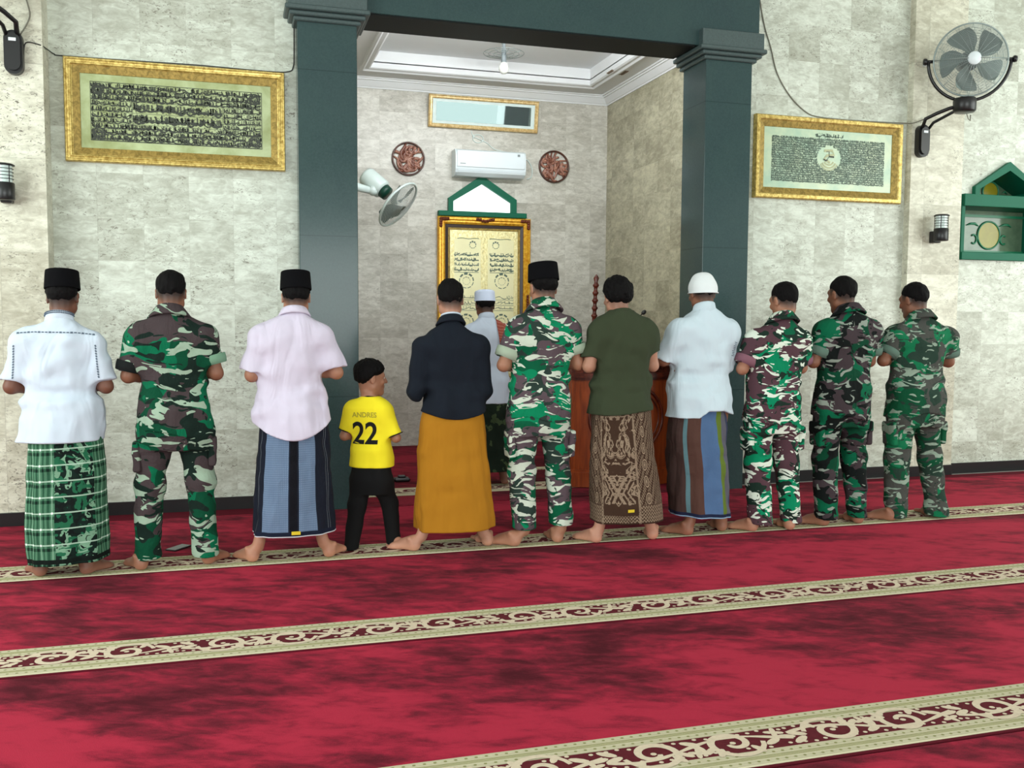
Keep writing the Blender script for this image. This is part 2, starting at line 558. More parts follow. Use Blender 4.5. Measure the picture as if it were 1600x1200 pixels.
for nm, x in (('wall_left', -5.2), ('wall_right', 10.4)):
    b = MB(); b.box((x, -6.4, 4.3), (x+0.2, WY, 5.2)); b.box((x, -6.4, -0.012), (x+0.2, WY, 0.5))
    for y in (-6.4, -3.0, 0.2, 5.6): b.box((x, y, 0.5), (x+0.2, y+0.7 if y < 5 else WY, 4.3))
    structure(nm, b, M['stone_x'])
# pilasters on the front wall
b = MB(); b.box((-1.95, 6.945, -0.012), (-1.197, WY+0.05, 5.2)); structure('wall_pilaster_left', b, M['stone_rough'])
b = MB(); b.box((5.80, 7.08, -0.012), (6.36, WY+0.05, 5.2)); structure('wall_pilaster_right', b, M['stone_rough'])
# skirting
def skirt(name, x0, x1, y):
    b = MB(); b.box((x0, y-0.016, -0.012), (x1, y+0.01, 0.088), bev=0.003); structure(name, b, M['black_stone'])
skirt('baseboard_left', -1.197, 0.455, WY)
skirt('baseboard_left_pilaster', -1.95, -1.197, 6.945)
skirt('baseboard_right', 4.118, 5.80, WY)
skirt('baseboard_right_pilaster', 5.80, 6.36, 7.08)
skirt('baseboard_far_right', 6.36, 10.4, WY)
# niche shell
b = MB(); b.box((NX0-0.2, NB, -0.012), (NX1+0.2, NB+0.2, 4.3)); structure('wall_niche_back', b, M['stone_niche'])
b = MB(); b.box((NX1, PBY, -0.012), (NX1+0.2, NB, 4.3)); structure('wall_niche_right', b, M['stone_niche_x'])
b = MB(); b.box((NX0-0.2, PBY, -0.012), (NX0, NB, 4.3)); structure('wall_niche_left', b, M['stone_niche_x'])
# niche ceiling with a raised tray
CZ = 3.972
TX0, TX1, TY0, TY1 = 1.36, 3.76, 7.75, 9.74
b = MB()
b.box((NX0, PBY-0.1, CZ), (NX1, TY0, CZ+0.06)); b.box((NX0, TY1, CZ), (NX1, NB, CZ+0.06))
b.box((NX0, TY0, CZ), (TX0, TY1, CZ+0.06)); b.box((TX1, TY0, CZ), (NX1, TY1, CZ+0.06))
b.box((TX0-0.05, TY0-0.05, CZ+0.17), (TX1+0.05, TY1+0.05, CZ+0.21))
b.box((TX0-0.05, TY0-0.05, CZ+0.05), (TX0, TY1+0.05, CZ+0.20)); b.box((TX1, TY0-0.05, CZ+0.05), (TX1+0.05, TY1+0.05, CZ+0.20))
b.box((TX0, TY0-0.05, CZ+0.05), (TX1, TY0, CZ+0.20)); b.box((TX0, TY1, CZ+0.05), (TX1, TY1+0.05, CZ+0.20))
structure('ceiling_niche', b, M['white_paint'])
# tray moulding and cornice (swept round the room)
def ring_xy(b, x0, x1, y0, y1, prof):
    vs = []; fs = []
    for (d, z) in prof:
        vs += [(x0+d, y0+d, z), (x1-d, y0+d, z), (x1-d, y1-d, z), (x0+d, y1-d, z)]
    for i in range(len(prof)-1):
        for k in range(4):
            l = (k+1) % 4
            fs.append((i*4+k, i*4+l, (i+1)*4+l, (i+1)*4+k)[::-1])
    b.add(vs, fs)
b = MB(); ring_xy(b, NX0, NX1, PBY-0.1, NB, [(0, 3.872), (0.012, 3.872), (0.016, 3.885), (0.026, 3.89), (0.04, 3.905), (0.062, 3.93), (0.072, 3.942), (0.088, 3.944), (0.092, 3.956), (0.11, 3.958), (0.114, CZ)])
structure('trim_niche_cornice', b, M['white_paint'])
b = MB(); ring_xy(b, TX0-0.10, TX1+0.10, TY0-0.10, TY1+0.10, [(0, CZ), (0.004, CZ-0.022), (0.03, CZ-0.026), (0.05, CZ-0.012), (0.085, CZ-0.014), (0.104, CZ-0.004), (0.104, CZ+0.022)])
structure('trim_ceiling_tray', b, M['white_paint'])
b = MB(); b.box((3.74, 9.08, CZ-0.008), (3.93, 9.22, CZ), bev=0.002)
for i in range(6): b.box((3.75+i*0.03, 9.085, CZ-0.013), (3.765+i*0.03, 9.215, CZ-0.007))
tag(b.build('ceiling_vent', plain('rusty_vent_grille', L(128,112,96), 0.7, 0.3, 0, 0.4, 30.0)), 'small brown vent grille in the right corner of the niche ceiling', 'vent')

# granite portal: pillars with stepped capitals and the beam
def pillar(name, x0, x1):
    b = MB()
    b.box((x0, PFY, -0.012), (x1, PBY, 3.56), bev=0.004)
    structure(name, b, M['granite'])
    b = MB()
    for k, (d, za, zb) in enumerate([(0.028, 3.525, 3.556), (0.058, 3.556, 3.587), (0.088, 3.587, 3.622)]):
        b.box((x0-d, PFY-d, za), (x1+d, PBY+min(d, 0.03), zb), bev=0.007)
    b.box((x0-0.068, PFY-0.068, 3.622), (x1+0.068, PBY, 3.752), bev=0.004)
    structure('trim_capital_'+name.split('_')[-1], b, M['granite_honed'])
pillar('wall_pillar_left', 0.456, 0.878)
pillar('wall_pillar_right', 3.697, 4.118)
b = MB(); b.box((0.40, PFY, 3.632), (4.178, PBY, 4.9), bev=0.004); structure('wall_beam', b, M['granite'])
b = MB(); b.box((0.92, PFY+0.012, 3.622), (3.60, PBY-0.004, 3.634)); structure('trim_soffit_shade', b, M['soffit_shade'])  # thin sheet added under the beam, its dark reflection put into the colour

# ------------------------------------------------------------------ carpets
S1, SWID, PIT = 5.454, 0.331, 1.4643
CX0, CX1 = -5.0, 10.3

def scroll_motif(b, x0, y0, hw, flip, mi=0):
    """one repeat of the cream leaf scroll, about 0.68 m long, on the maroon band; hw = half width of the band"""
    s = -1 if flip else 1
    P = lambda u, v: (x0+u, y0+s*v*hw)
    zc = [0.0030]
    def nz_():
        zc[0] += 0.000012; return zc[0]
    def stroke(pts, w): b.ribbon([P(*p) for p in pts], w, nz_(), plane='xy', mi=mi)
    for cx_, dr in ((0.17, 1), (0.46, -1)):
        # spiral rosette
        pts = []; ws = []
        for i in range(34):
            a = 0.4 + i*0.27; r = 0.020 + 0.0025*i
            pts.append((cx_ + dr*r*math.cos(a)*1.05, (r*math.sin(a))/hw*0.98)); ws.append(0.0085 + 0.005*math.sin(i/33*PI))
        stroke(pts, ws)
        b.disc(P(cx_, 0), 0.011, 0.010, nz_(), 8, plane='xy', mi=mi)
        # outward leaves
        for k in range(5):
            a = (0.5 + k*0.42)*dr + (PI if dr < 0 else 0)
            px, py = cx_ + 0.115*math.cos(a)*1.0, 0.115*math.sin(a)*0.6
            if abs(py/hw) < 0.84:
                c = P(px, py/hw); b.disc(c, 0.031, 0.0135, nz_(), 9, plane='xy', ang=s*(a*0.8+0.3), mi=mi)
    # connecting vine
    stroke([(0.0+0.68*i/30, 0.62*math.sin(2*PI*i/30+0.5)) for i in range(31)], [0.0078+0.002*math.sin(i) for i in range(31)])
    # star and pair of leaves between rosettes
    for (cx_, v) in ((0.315, 0.52), (0.635, -0.5)):
        for k in range(4):
            a = k*PI/2 + 0.3
            c = P(cx_+0.016*math.cos(a), v + 0.016*math.sin(a)/hw); b.disc(c, 0.021, 0.0105, nz_(), 8, plane='xy', ang=a*s, mi=mi)
    for (cx_, v, a) in ((0.315, -0.45, 0.5), (0.60, 0.35, -0.5), (0.66, 0.05, 0.2), (0.03, 0.1, -0.4), (0.02, -0.55, 0.6), (0.33, 0.05, 1.2)):
        c = P(cx_, v); b.disc(c, 0.036, 0.015, nz_(), 10, plane='xy', ang=a*s, mi=mi)
    # beads along both edges
    for i in range(17):
        v = 0.80 + 0.08*math.sin(i*1.9)
        if i % 4 != 3:
            b.disc(P(0.04*i+0.01, v), 0.0085, 0.0075, nz_(), 7, plane='xy', mi=mi); b.disc(P(0.04*i+0.025, -v), 0.0085, 0.0075, nz_(), 7, plane='xy', mi=mi)

def carpet_runner(y_near, y_far, label, seed, x0=CX0, x1=CX1, detail=True, dark=1.0):
    root = empty('prayer_carpet', ((x0+x1)/2, (y_near+y_far)/2, -0.012))
    inv = Matrix.Translation(-Vector(root.location))
    tag(root, label, 'carpet', 'red prayer carpet runners laid across the hall')
    def place(o):
        o.parent = root; o.matrix_parent_inverse = inv; return o
    b = MB(); b.box((x0, y_near+SWID-0.01, -0.012), (x1, y_far-0.014, 0.0), bev=0.004); place(b.build('pile', carpet('red_velvet_pile', seed, dark)))
    b = MB(); b.box((x0, y_near-0.0, -0.012), (x1, y_near+0.022, -0.003), bev=0.003); place(b.build('selvedge', M['maroon_edge']))
    b = MB(); b.box((x0, y_near+0.016, -0.012), (x1, y_near+SWID, 0.0015), bev=0.003)
    ya, yb = y_near+0.016, y_near+SWID
    if detail:
        # rows of olive dots and thin lines on both cream borders
        for e0, e1 in ((ya, ya+0.088), (yb-0.088, yb)):
            w = e1-e0
            for fr in (0.22, 0.78):
                i = 0; xx = x0
                while xx < x1:
                    if -1.6 < xx < 7.6:
                        b.disc((xx + (0.016 if fr > .5 else 0), e0+w*fr), 0.0062, 0.0052, 0.0022, 6, mi=1, plane='xy')
                    xx += 0.034
            for fr in (0.42, 0.5, 0.58):
                b.box((x0, e0+w*fr-0.0012, 0.001), (x1, e0+w*fr+0.0012, 0.0022), mi=1)
    place(b.build('border', [M['cream_weave'], M['olive_dot']]))
    b = MB(); m0, m1 = ya+0.090, yb-0.090
    b.box((x0, m0, 0.0), (x1, m1, 0.0028)); 
    place(b.build('band', M['maroon_band']))
    b = MB(); n = int((x1-x0)/0.68)
    for i in range(n):
        xx = x0 + i*0.68
        if -2.6 < xx < 8.2: scroll_motif(b, xx, (m0+m1)/2, (m1-m0)/2, i % 2 == 1)
    place(b.build('scroll_motif', M['cream_motif']))
    return root
names = ['red carpet runner nearest the camera, its scroll border at the lower right',
         'red carpet runner in the middle of the floor, its scroll border crossing the whole picture',
         'red carpet runner whose scroll border lies under the feet of the praying row',
         'red carpet runner behind the photographer']
carpet_runner(S1-2*PIT, S1-PIT, names[0], 3.1)
carpet_runner(S1-PIT, S1, names[1], 7.7)
carpet_runner(S1, 6.93, names[2], 12.3)
for xa, xb, yb, lb in ((-1.19, 0.45, WY-0.018, 'narrow dark red carpet edging along the wall foot left of the pillars'), (4.125, CX1, 7.06, 'narrow dark red carpet edging along the wall foot right of the pillars')):
    b = MB(); b.box((xa, 6.935, -0.012), (xb, yb, -0.004)); tag(b.build('carpet_edging', M['maroon_edge']), lb, 'carpet')
b = MB(); b.box((CX0, S1-3*PIT, -0.012), (CX1, S1-2*PIT-0.01, 0.0), bev=0.004)
tag(b.build('prayer_carpet', carpet('red_velvet_pile', 21.0)), 'plain red carpet strip at the bottom right corner of the picture, below the lowest border', 'carpet', 'red prayer carpet runners laid across the hall')
# carpet in the niche with its own border at the threshold
b = MB(); b.box((NX0+0.01, 7.66, -0.012), (NX1-0.01, NB-0.01, 0.0), bev=0.004)
b.box((NX0+0.5, 6.94, -0.012), (3.69, 7.32, -0.001))
nc = tag(b.build('niche_carpet', carpet('niche_pile_shaded', 31.0, 0.62)), 'red carpet covering the niche floor behind the pillars, shade darkened into its colour', 'carpet')  # same red pile as the hall, niche shade put into its colour
b = MB(); b.box((0.885, 7.335, -0.012), (3.69, 7.655, 0.0015), bev=0.003)
bo = b.build('border', M['cream_weave'], nc)
b = MB(); b.box((0.885, 7.425, 0.0), (3.69, 7.565, 0.0028)); bb = b.build('band', M['maroon_band'], nc)
b = MB()
for i in range(4): scroll_motif(b, 0.9+i*0.68, 7.495, 0.07, i % 2 == 1)
b.build('scroll_motif', M['cream_motif'], nc)
# imam's mat
root = empty('prayer_mat', (2.42, 8.62, 0.0005))
tag(root, 'small dark prayer mat with pale fringe border on the niche floor', 'mat')
b = MB(); b.box((-0.42, -0.22, 0.0), (0.42, 0.9, 0.008), bev=0.003); b.build('mat_field', M['maroon_edge'], root)
b = MB(); b.box((-0.42, -0.32, 0.0), (0.42, -0.22, 0.006)); 
for i in range(28): b.box((-0.415+i*0.03, -0.36, 0.0), (-0.395+i*0.03, -0.32, 0.004))
b.build('mat_fringe', M['cream_weave'], root)
# ------------------------------------------------------------------ calligraphy: rows of brush strokes
def script_row(b, x0, x1, z, h, y, rng, wt, mi=0, dens=1.0):
    """one line of flowing script between x0 and x1; z = baseline, h = line height"""
    x = x1
    while x > x0 + 0.3*h:
        wl = min(x - x0, h*rng.uniform(0.9, 2.2))
        kind = rng.random()
        n = 16
        pts = []; ws = []
        if kind < 0.45:      # joined teeth with a rising end
            k = rng.randint(2, 4); ph = rng.random()*6
            for i in range(n+1):
                t = i/n
                pts.append((x - wl*t, z + h*(0.10 + 0.13*abs(math.sin(PI*k*t + ph)) + (0.55*(t-0.82)/0.18 if t > 0.82 and kind < 0.2 else 0))))
                ws.append(wt*(0.7 + 0.6*abs(math.cos(PI*k*t + ph))))
        elif kind < 0.72:    # deep bowl
            for i in range(n+1):
                t = i/n
                pts.append((x - wl*t, z + h*(0.28 - 0.42*math.sin(PI*min(1, t*1.1))**0.8 + 0.15*t))); ws.append(wt*(0.5 + 0.9*math.sin(PI*t)))
        elif kind < 0.86:    # loop
            r = h*rng.uniform(0.14, 0.22)
            for i in range(n+1):
                a = 0.4 + 6.6*i/n
                pts.append((x - r - r*math.cos(a)*1.2 - wl*0.4*i/n, z + h*0.25 + r*math.sin(a))); ws.append(wt*0.75)
        else:                # long sweep
            for i in range(n+1):
                t = i/n
                pts.append((x - wl*1.1*t, z + h*(0.55 - 0.5*t + 0.12*math.sin(5*t)))); ws.append(wt*(1.3 - 0.8*t))
        b.ribbon(pts, ws, y, mi=mi)
        for _ in range(int(1 + dens*rng.random()*2)):   # ascenders
            xa = x - wl*rng.random()
            b.ribbon([(xa, z + h*0.12), (xa + h*0.03, z + h*0.45), (xa + h*0.01, z + h*rng.uniform(0.7, 0.92))], [wt*0.5, wt*0.8, wt*0.9], y, mi=mi)
        for _ in range(int(1 + dens*3*rng.random())):   # points and vowel marks
            xa = x - wl*rng.random(); za = z + h*rng.choice([-0.18, -0.08, 0.5, 0.62, 0.78, 0.88])
            if rng.random() < .5: b.disc((xa, za), wt*0.8, wt*0.8, y, 4, mi=mi, ang=0.6)
            else: b.ribbon([(xa, za), (xa - h*0.14, za - h*0.06)], wt*0.4, y, mi=mi)
        x -= wl*rng.uniform(0.86, 1.02)

# --- large gold frame, left
def big_frame(name, label, x0, x1, z0, z1, slip, hang):
    root = empty(name, ((x0+x1)/2, WY, (z0+z1)/2))
    tag(root, label, 'picture frame', 'framed calligraphy panels on the front wall')
    cx, cz = root.location.x, root.location.z
    X0, X1, Z0, Z1 = x0-cx, x1-cx, z0-cz, z1-cz
    return root, X0, X1, Z0, Z1
fr, X0, X1, Z0, Z1 = big_frame('calligraphy_frame', 'wide gold frame with dense dark script on green parchment, left of the pillars', -1.100, 0.370, 2.484, 3.188, 0, 0)
b = MB(); b.sweep_rect(X0, X1, Z0, Z1, [(0, -0.002), (0, -0.05), (0.006, -0.058), (0.014, -0.058), (0.018, -0.051), (0.030, -0.049), (0.034, -0.054), (0.042, -0.052), (0.047, -0.043), (0.052, -0.040)])
b.build('frame_moulding', M['gold'], fr)
b = MB(); b.sweep_rect(X0, X1, Z0, Z1, [(0.050, -0.041), (0.052, -0.038), (0.098, -0.026), (0.100, -0.018)]); b.build('inner_slip', M['gold_flat'], fr)
b = MB(); b.box((X0+0.01, -0.020, Z0+0.01), (X1-0.01, -0.003, Z1-0.01)); b.build('panel', M['parchment_green'], fr)
b = MB(); rng = random.Random(5)
px0, px1, pz0, pz1 = X0+0.168, X1-0.168, Z0+0.158, Z1-0.155
for a, c in (((px0-.006, pz0-.006), (px1+.006, pz0-.002)), ((px0-.006, pz1+.002), (px1+.006, pz1+.006)), ((px0-.006, pz0-.006), (px0-.003, pz1+.006)), ((px1+.003, pz0-.006), (px1+.006, pz1+.006))):
    b.box((a[0], -0.0225, a[1]), (c[0], -0.0195, c[1]))
rows = 10; rh = (pz1-pz0)/rows
for r in range(rows):
    z = pz0 + rh*r
    b.box((px0, -0.0222, z-0.001), (px1, -0.0195, z+0.001))
    if r in (3, 4, 5, 6):
        for (xa, xb) in ((px0, px0+0.26), (px1-0.26, px1)):
            script_row(b, xa, xb, z+rh*0.12, rh*0.9, -0.0225, rng, 0.0030, dens=2.0)
            script_row(b, xa, xb, z+rh*0.05, rh*0.9, -0.0228, rng, 0.0028, dens=2.0)
    else:
        for k in range(2): script_row(b, px0, px1, z+rh*(0.04+0.14*k), rh*0.92, -0.0225-0.0003*k, rng, 0.0039, dens=2.4)
for r in (3, 5):
    z = pz0 + rh*r
    for k in range(3): script_row(b, px0+0.27, px1-0.27, z+rh*(0.3+0.12*k), rh*1.45, -0.0225-0.0003*k, rng, 0.0048, dens=2.4)
for xx in (px0+0.265, px1-0.265): b.box((xx-.001, -0.0225, pz0+3*rh), (xx+.001, -0.0195, pz0+7*rh))
for sx in (px0+0.045, px1-0.045):
    for sz in (pz0+0.045, pz1-0.045):
        for rr in (0.036, 0.022):
            b.ribbon([(sx+rr*math.cos(a*PI/8), sz+rr*math.sin(a*PI/8)) for a in range(17)], 0.005, -0.0240)
b.build('calligraphy', M['ink'], fr)

fr, X0, X1, Z0, Z1 = big_frame('calligraphy_frame', 'plainer gold frame with fine grey script lines, right of the pillars', 4.247, 5.727, 2.460, 3.160, 0, 0)
b = MB(); b.sweep_rect(X0, X1, Z0, Z1, [(0, -0.002), (0, -0.046), (0.008, -0.054), (0.034, -0.054), (0.044, -0.046)]); b.build('frame_moulding', M['gold'], fr)
b = MB(); b.sweep_rect(X0, X1, Z0, Z1, [(0.042, -0.047), (0.046, -0.044), (0.094, -0.026), (0.096, -0.018)]); b.build('inner_slip', M['gold_flat'], fr)
b = MB(); b.box((X0+0.01, -0.020, Z0+0.01), (X1-0.01, -0.003, Z1-0.01)); b.build('panel', M['parchment_mint'], fr)
b = MB(); rng = random.Random(11)
px0, px1, pz0, pz1 = X0+0.172, X1-0.172, Z0+0.150, Z1-0.165
rows = 20; rh = (pz1-pz0)/rows
ex, ez = (X0+X1)/2+0.0, (Z0+Z1)/2+0.02
for r in range(rows):
    z = pz0 + rh*r
    def segs():
        dz = abs(z + rh/2 - ez)
        if dz < 0.10:
            w = math.sqrt(0.10**2 - dz**2) + 0.02
            return ((px0, ex-w), (ex+w, px1))
        return ((px0, px1),)
    for (xa, xb) in segs():
        for k in range(2): script_row(b, xa, xb, z+rh*(0.05+0.2*k), rh*0.95, -0.0222-0.0003*k, rng, 0.0022, dens=1.6)
script_row(b, ex-0.14, ex+0.14, Z1-0.155, 0.035, -0.0225, rng, 0.005, dens=2)
b.build('calligraphy', M['ink_grey'], fr)
b = MB()
for rr, w in ((0.095, 0.004), (0.075, 0.007), (0.05, 0.006)):
    b.ribbon([(ex+rr*math.cos(-PI*0.15-a*PI*0.7/12), ez-0.01+rr*math.sin(-PI*0.15-a*PI*0.7/12)) for a in range(13)], w, -0.0232)
b.ribbon([(ex-0.05, ez+0.06), (ex+0.03, ez+0.065), (ex+0.05, ez+0.03), (ex-0.02, ez+0.02), (ex-0.05, ez-0.01), (ex+0.01, ez-0.04)], 0.011, -0.0234)
b.build('emblem', M['ink_pale'], fr)
b = MB(); b.ribbon([(ex+0.0, ez+0.012), (ex+0.05, ez+0.01)], 0.007, -0.0240); b.ribbon([(ex-0.055, ez-0.012), (ex-0.035, ez-0.024), (ex-0.015, ez-0.018)], 0.006, -0.0240)
b.ribbon([(ex-0.03, ez+0.052), (ex, ez+0.055), (ex+0.0, ez+0.012)], 0.003, -0.0239); b.ribbon([(ex+0.0, ez+0.012), (ex-0.02, ez-0.018)], 0.002, -0.0239)
b.build('emblem_script', M['ink'], fr)

# --- niche: narrow framed print above the air conditioner
root = empty('framed_print', (2.679, NB, 3.680))
tag(root, 'long narrow gold framed print behind glass, high on the niche wall', 'picture frame')
root.location.y -= 0.025; root.rotation_euler.x = math.radians(9.5)
x0, x1, z0, z1 = -0.625, 0.625, -0.172, 0.172
b = MB(); b.sweep_rect(x0, x1, z0, z1, [(0, -0.002), (0, -0.042), (0.010, -0.05), (0.018, -0.044), (0.030, -0.046), (0.042, -0.034)])
b.build('frame_moulding', M['pale_gold'], root)
b = MB(); b.box((x0+0.01, -0.026, z0+0.01), (x1-0.01, -0.003, z1-0.01)); b.build('mount', M['mat_white'], root)
b = MB(); b.box((x0+0.085, -0.031, z0+0.072), (x1-0.085, -0.026, z1-0.072)); b.build('glazed_print', M['mirror_glass'], root)

# --- air conditioner
root = empty('air_conditioner', (2.722, NB, 3.115))
tag(root, 'white split air conditioner mounted on the niche wall above the green window', 'air conditioner')
b = MB()
prof = [(0.0, -0.142), (0.0, 0.145), (-0.150, 0.145), (-0.178, 0.132), (-0.190, 0.10), (-0.196, 0.0), (-0.192, -0.07), (-0.176, -0.108), (-0.12, -0.140)]
n = len(prof); vs = [(-0.400, p[0], p[1]) for p in prof] + [(0.400, p[0], p[1]) for p in prof]
fs = [tuple(range(n))[::-1], tuple(range(n, 2*n))] + [(i, (i+1) % n, n+(i+1) % n, n+i) for i in range(n)]
b.add(vs, fs); b.build('body', M['white_plastic'], root)
b = MB(); b.box((-0.386, -0.204, -0.052), (0.386, -0.188, 0.128), bev=0.006); b.build('front_panel', M['white_plastic'], root)
b = MB()
fl = [(-0.188, -0.078), (-0.178, -0.104), (-0.128, -0.136), (-0.122, -0.131), (-0.170, -0.100), (-0.182, -0.076)]
n = len(fl); vs = [(-0.37, p[0]-0.006, p[1]-0.004) for p in fl] + [(0.37, p[0]-0.006, p[1]-0.004) for p in fl]
b.add(vs, [tuple(range(n))[::-1], tuple(range(n, 2*n))] + [(i, (i+1) % n, n+(i+1) % n, n+i) for i in range(n)]); b.build('louvre', M['white_plastic'], root)
b = MB(); b.box((0.30, -0.207, 0.085), (0.328, -0.203, 0.11)); b.build('badge', M['grey_plastic'], root)
b = MB(); b.box((-0.35, -0.2055, -0.02), (-0.29, -0.2035, -0.012)); b.build('marking', M['grey_plastic'], root)

# --- carved round medallions
def medallion(name, x, z, label, seed):
    root = empty(name, (x, NB, z))
    tag(root, label, 'wall carving', 'round carved calligraphy medallions')
    R = 0.182
    b = MB(); ring = [(0, -0.002), (0.0, -0.030), (0.004, -0.034), (0.014, -0.034), (0.019, -0.028), (0.019, -0.012)]
    n = 56; vs = []; fs = []
    for (d, y) in ring:
        vs += [((R-d)*math.cos(2*PI*k/n), y, (R-d)*math.sin(2*PI*k/n)) for k in range(n)]
    for i in range(len(ring)-1):
        for k in range(n):
            fs.append((i*n+k, i*n+(k+1) % n, (i+1)*n+(k+1) % n, (i+1)*n+k))
    b.add(vs, fs, True); b.build('rim', M['carved_rim'], root)
    rng = random.Random(seed); b = MB()
    def rope(pts, r): b.tube(pts, r, 8)
    for k in range(20):
        cx = rng.uniform(-0.12, 0.12); cz = rng.uniform(-0.11, 0.11)
        m = 14; w = rng.uniform(0.05, 0.11); kind = rng.random(); an = rng.uniform(-0.5, 0.5) + (PI/2 if rng.random() < .3 else 0)
        pts = []
        for i in range(m+1):
            t = i/m
            if kind < .5: p = (w*(t-.5)*2, 0.035*math.sin(PI*1.6*t+k))
            else: p = (w*0.6*math.cos(0.5+4.9*t), w*0.5*math.sin(0.5+4.9*t))
            q = (cx + p[0]*math.cos(an) - p[1]*math.sin(an), cz + p[0]*math.sin(an) + p[1]*math.cos(an))
            d = math.hypot(*q)
            if d > R-0.022: q = (q[0]*(R-0.022)/d, q[1]*(R-0.022)/d)
            pts.append((q[0], -0.018 - 0.004*math.sin(3*t+k), q[1]))
        rope(pts, [0.010 + 0.0065*math.sin(PI*i/m) for i in range(m+1)])
    for a in range(5):
        an = a*2*PI/5 + seed
        rope([(0.03*math.cos(an), -0.014, 0.03*math.sin(an)), (0.1*math.cos(an+0.3), -0.018, 0.1*math.sin(an+0.3)), ((R-0.012)*math.cos(an), -0.014, (R-0.012)*math.sin(an))], [0.010, 0.012, 0.008])
    b.build('carved_script', M['carved'], root)
medallion('wall_medallion', 1.835, 3.146, 'round carved wooden medallion left of the air conditioner, above the white fan', 3)
medallion('wall_medallion', 3.512, 3.146, 'round carved wooden medallion right of the air conditioner', 8)

# --- pentagonal window behind the gold frame
root = empty('window_niche', (2.660, NB, 2.60)); root['kind'] = 'structure'
root.name = 'window_1'
b = MB()
out = [(-0.385, -0.03), (-0.385, 0.142), (-0.03, 0.388), (0.02, 0.388), (0.40, 0.148), (0.40, -0.03)]
inn = [(-0.330, 0.0), (-0.330, 0.108), (0.0, 0.308), (0.0, 0.308), (0.330, 0.112), (0.330, 0.0)]
vs = [(p[0], -0.055, p[1]) for p in out] + [(p[0], -0.055, p[1]) for p in inn] + [(p[0], -0.001, p[1]) for p in out] + [(p[0], -0.001, p[1]) for p in inn]
fs = []
for i in range(6):
    j = (i+1) % 6
    fs += [(i, j, 6+j, 6+i), (12+i, 12+j, j, i), (6+i, 6+j, 18+j, 18+i)]
b.add(vs, fs); 
o = b.build('window_frame', M['green_paint'], root)
b = MB(); b.box((-0.50, -0.075, -0.055), (0.515, -0.001, 0.0), bev=0.004); b.build('sill', M['green_paint'], root)
b = MB(); b.prism([(p[0], p[1]) for p in (inn[0], inn[1], inn[2], inn[4], inn[5])], -0.016, -0.004); b.build('pane', M['day_pane'], root)

# --- the tall gold calligraphy frame
GXC, GZB, GZT = 2.690, 0.62, 2.540
root = empty('gilded_calligraphy_frame', (GXC, NB, GZB))
tag(root, 'tall gilded frame with embossed gold calligraphy plate, behind the man leading the prayer', 'picture frame')
x0, x1, z0, z1 = -0.535, 0.535, 0.0, GZT-GZB
b = MB(); b.sweep_rect(x0, x1, z0, z1, [(0, -0.002), (0, -0.060), (0.012, -0.078), (0.032, -0.080), (0.046, -0.066), (0.060, -0.068), (0.082, -0.054), (0.084, -0.045)])
b.build('frame_moulding', M['gold_bright'], root)
b = MB(); b.sweep_rect(x0, x1, z0, z1, [(0.082, -0.046), (0.086, -0.044), (0.118, -0.040), (0.120, -0.032)]); b.build('dark_liner', M['dark_wood'], root)
b = MB(); b.sweep_rect(x0, x1, z0, z1, [(0.116, -0.033), (0.118, -0.036), (0.142, -0.034), (0.144, -0.026)]); b.build('inner_slip', M['gold_flat'], root)
b = MB(); b.box((x0+0.12, -0.028, z0+0.12), (x1-0.12, -0.004, z1-0.12)); b.build('plate', M['gold_plate'], root)
b = MB()
for sx in (-1, 1):
    xa, xb = (0.04*sx, 0.345*sx)
    b.box((min(xa, xb), -0.0305, z0+0.17), (max(xa, xb), -0.0275, z1-0.24), bev=0.001)
b.build('smooth_page', M['gold_smooth'], root)
rng = random.Random(2)
TOP = z1-0.30
for sx in (-1, 1):
    b = MB()
    cx = sx*0.205
    b.ribbon([(sx*0.06+sx*0.25*t/10, TOP+0.065+0.004*math.sin(t)) for t in range(11)], 0.0035, -0.031)
    for (cz, R, w) in ((TOP-0.005, 0.036, 0.010), (TOP-0.405, 0.080, 0.012), (TOP-0.405, 0.042, 0.004), (TOP-0.86, 0.080, 0.010), (TOP-0.86, 0.042, 0.004)):
        c0 = cx*0.65 if R < 0.04 else cx
        for q in range(9):
            a0 = q*2*PI/9
            b.ribbon([(c0+R*math.cos(a0+t*0.13), cz+R*math.sin(a0+t*0.13)) for t in range(5)], w*(0.35+0.65*max(0, math.sin(a0+0.3))), -0.0315)
    for r in range(4):
        for k in range(2): script_row(b, cx-0.14, cx+0.14, TOP-0.125-0.056*r, 0.040, -0.0312-0.0002*k, rng, 0.0042, dens=0.6)
    b.ribbon([(cx-0.14, TOP-0.31), (cx+0.14, TOP-0.31)], 0.003, -0.0312)
    for r in range(3):
        script_row(b, cx-0.14, cx+0.14, TOP-0.60-0.06*r, 0.040, -0.0312, rng, 0.003, dens=0.4); b.ribbon([(cx-0.14, TOP-0.615-0.06*r), (cx+0.14, TOP-0.615-0.06*r)], 0.0022, -0.0312)
    b.build('calligraphy', M['ink_grey'], root)
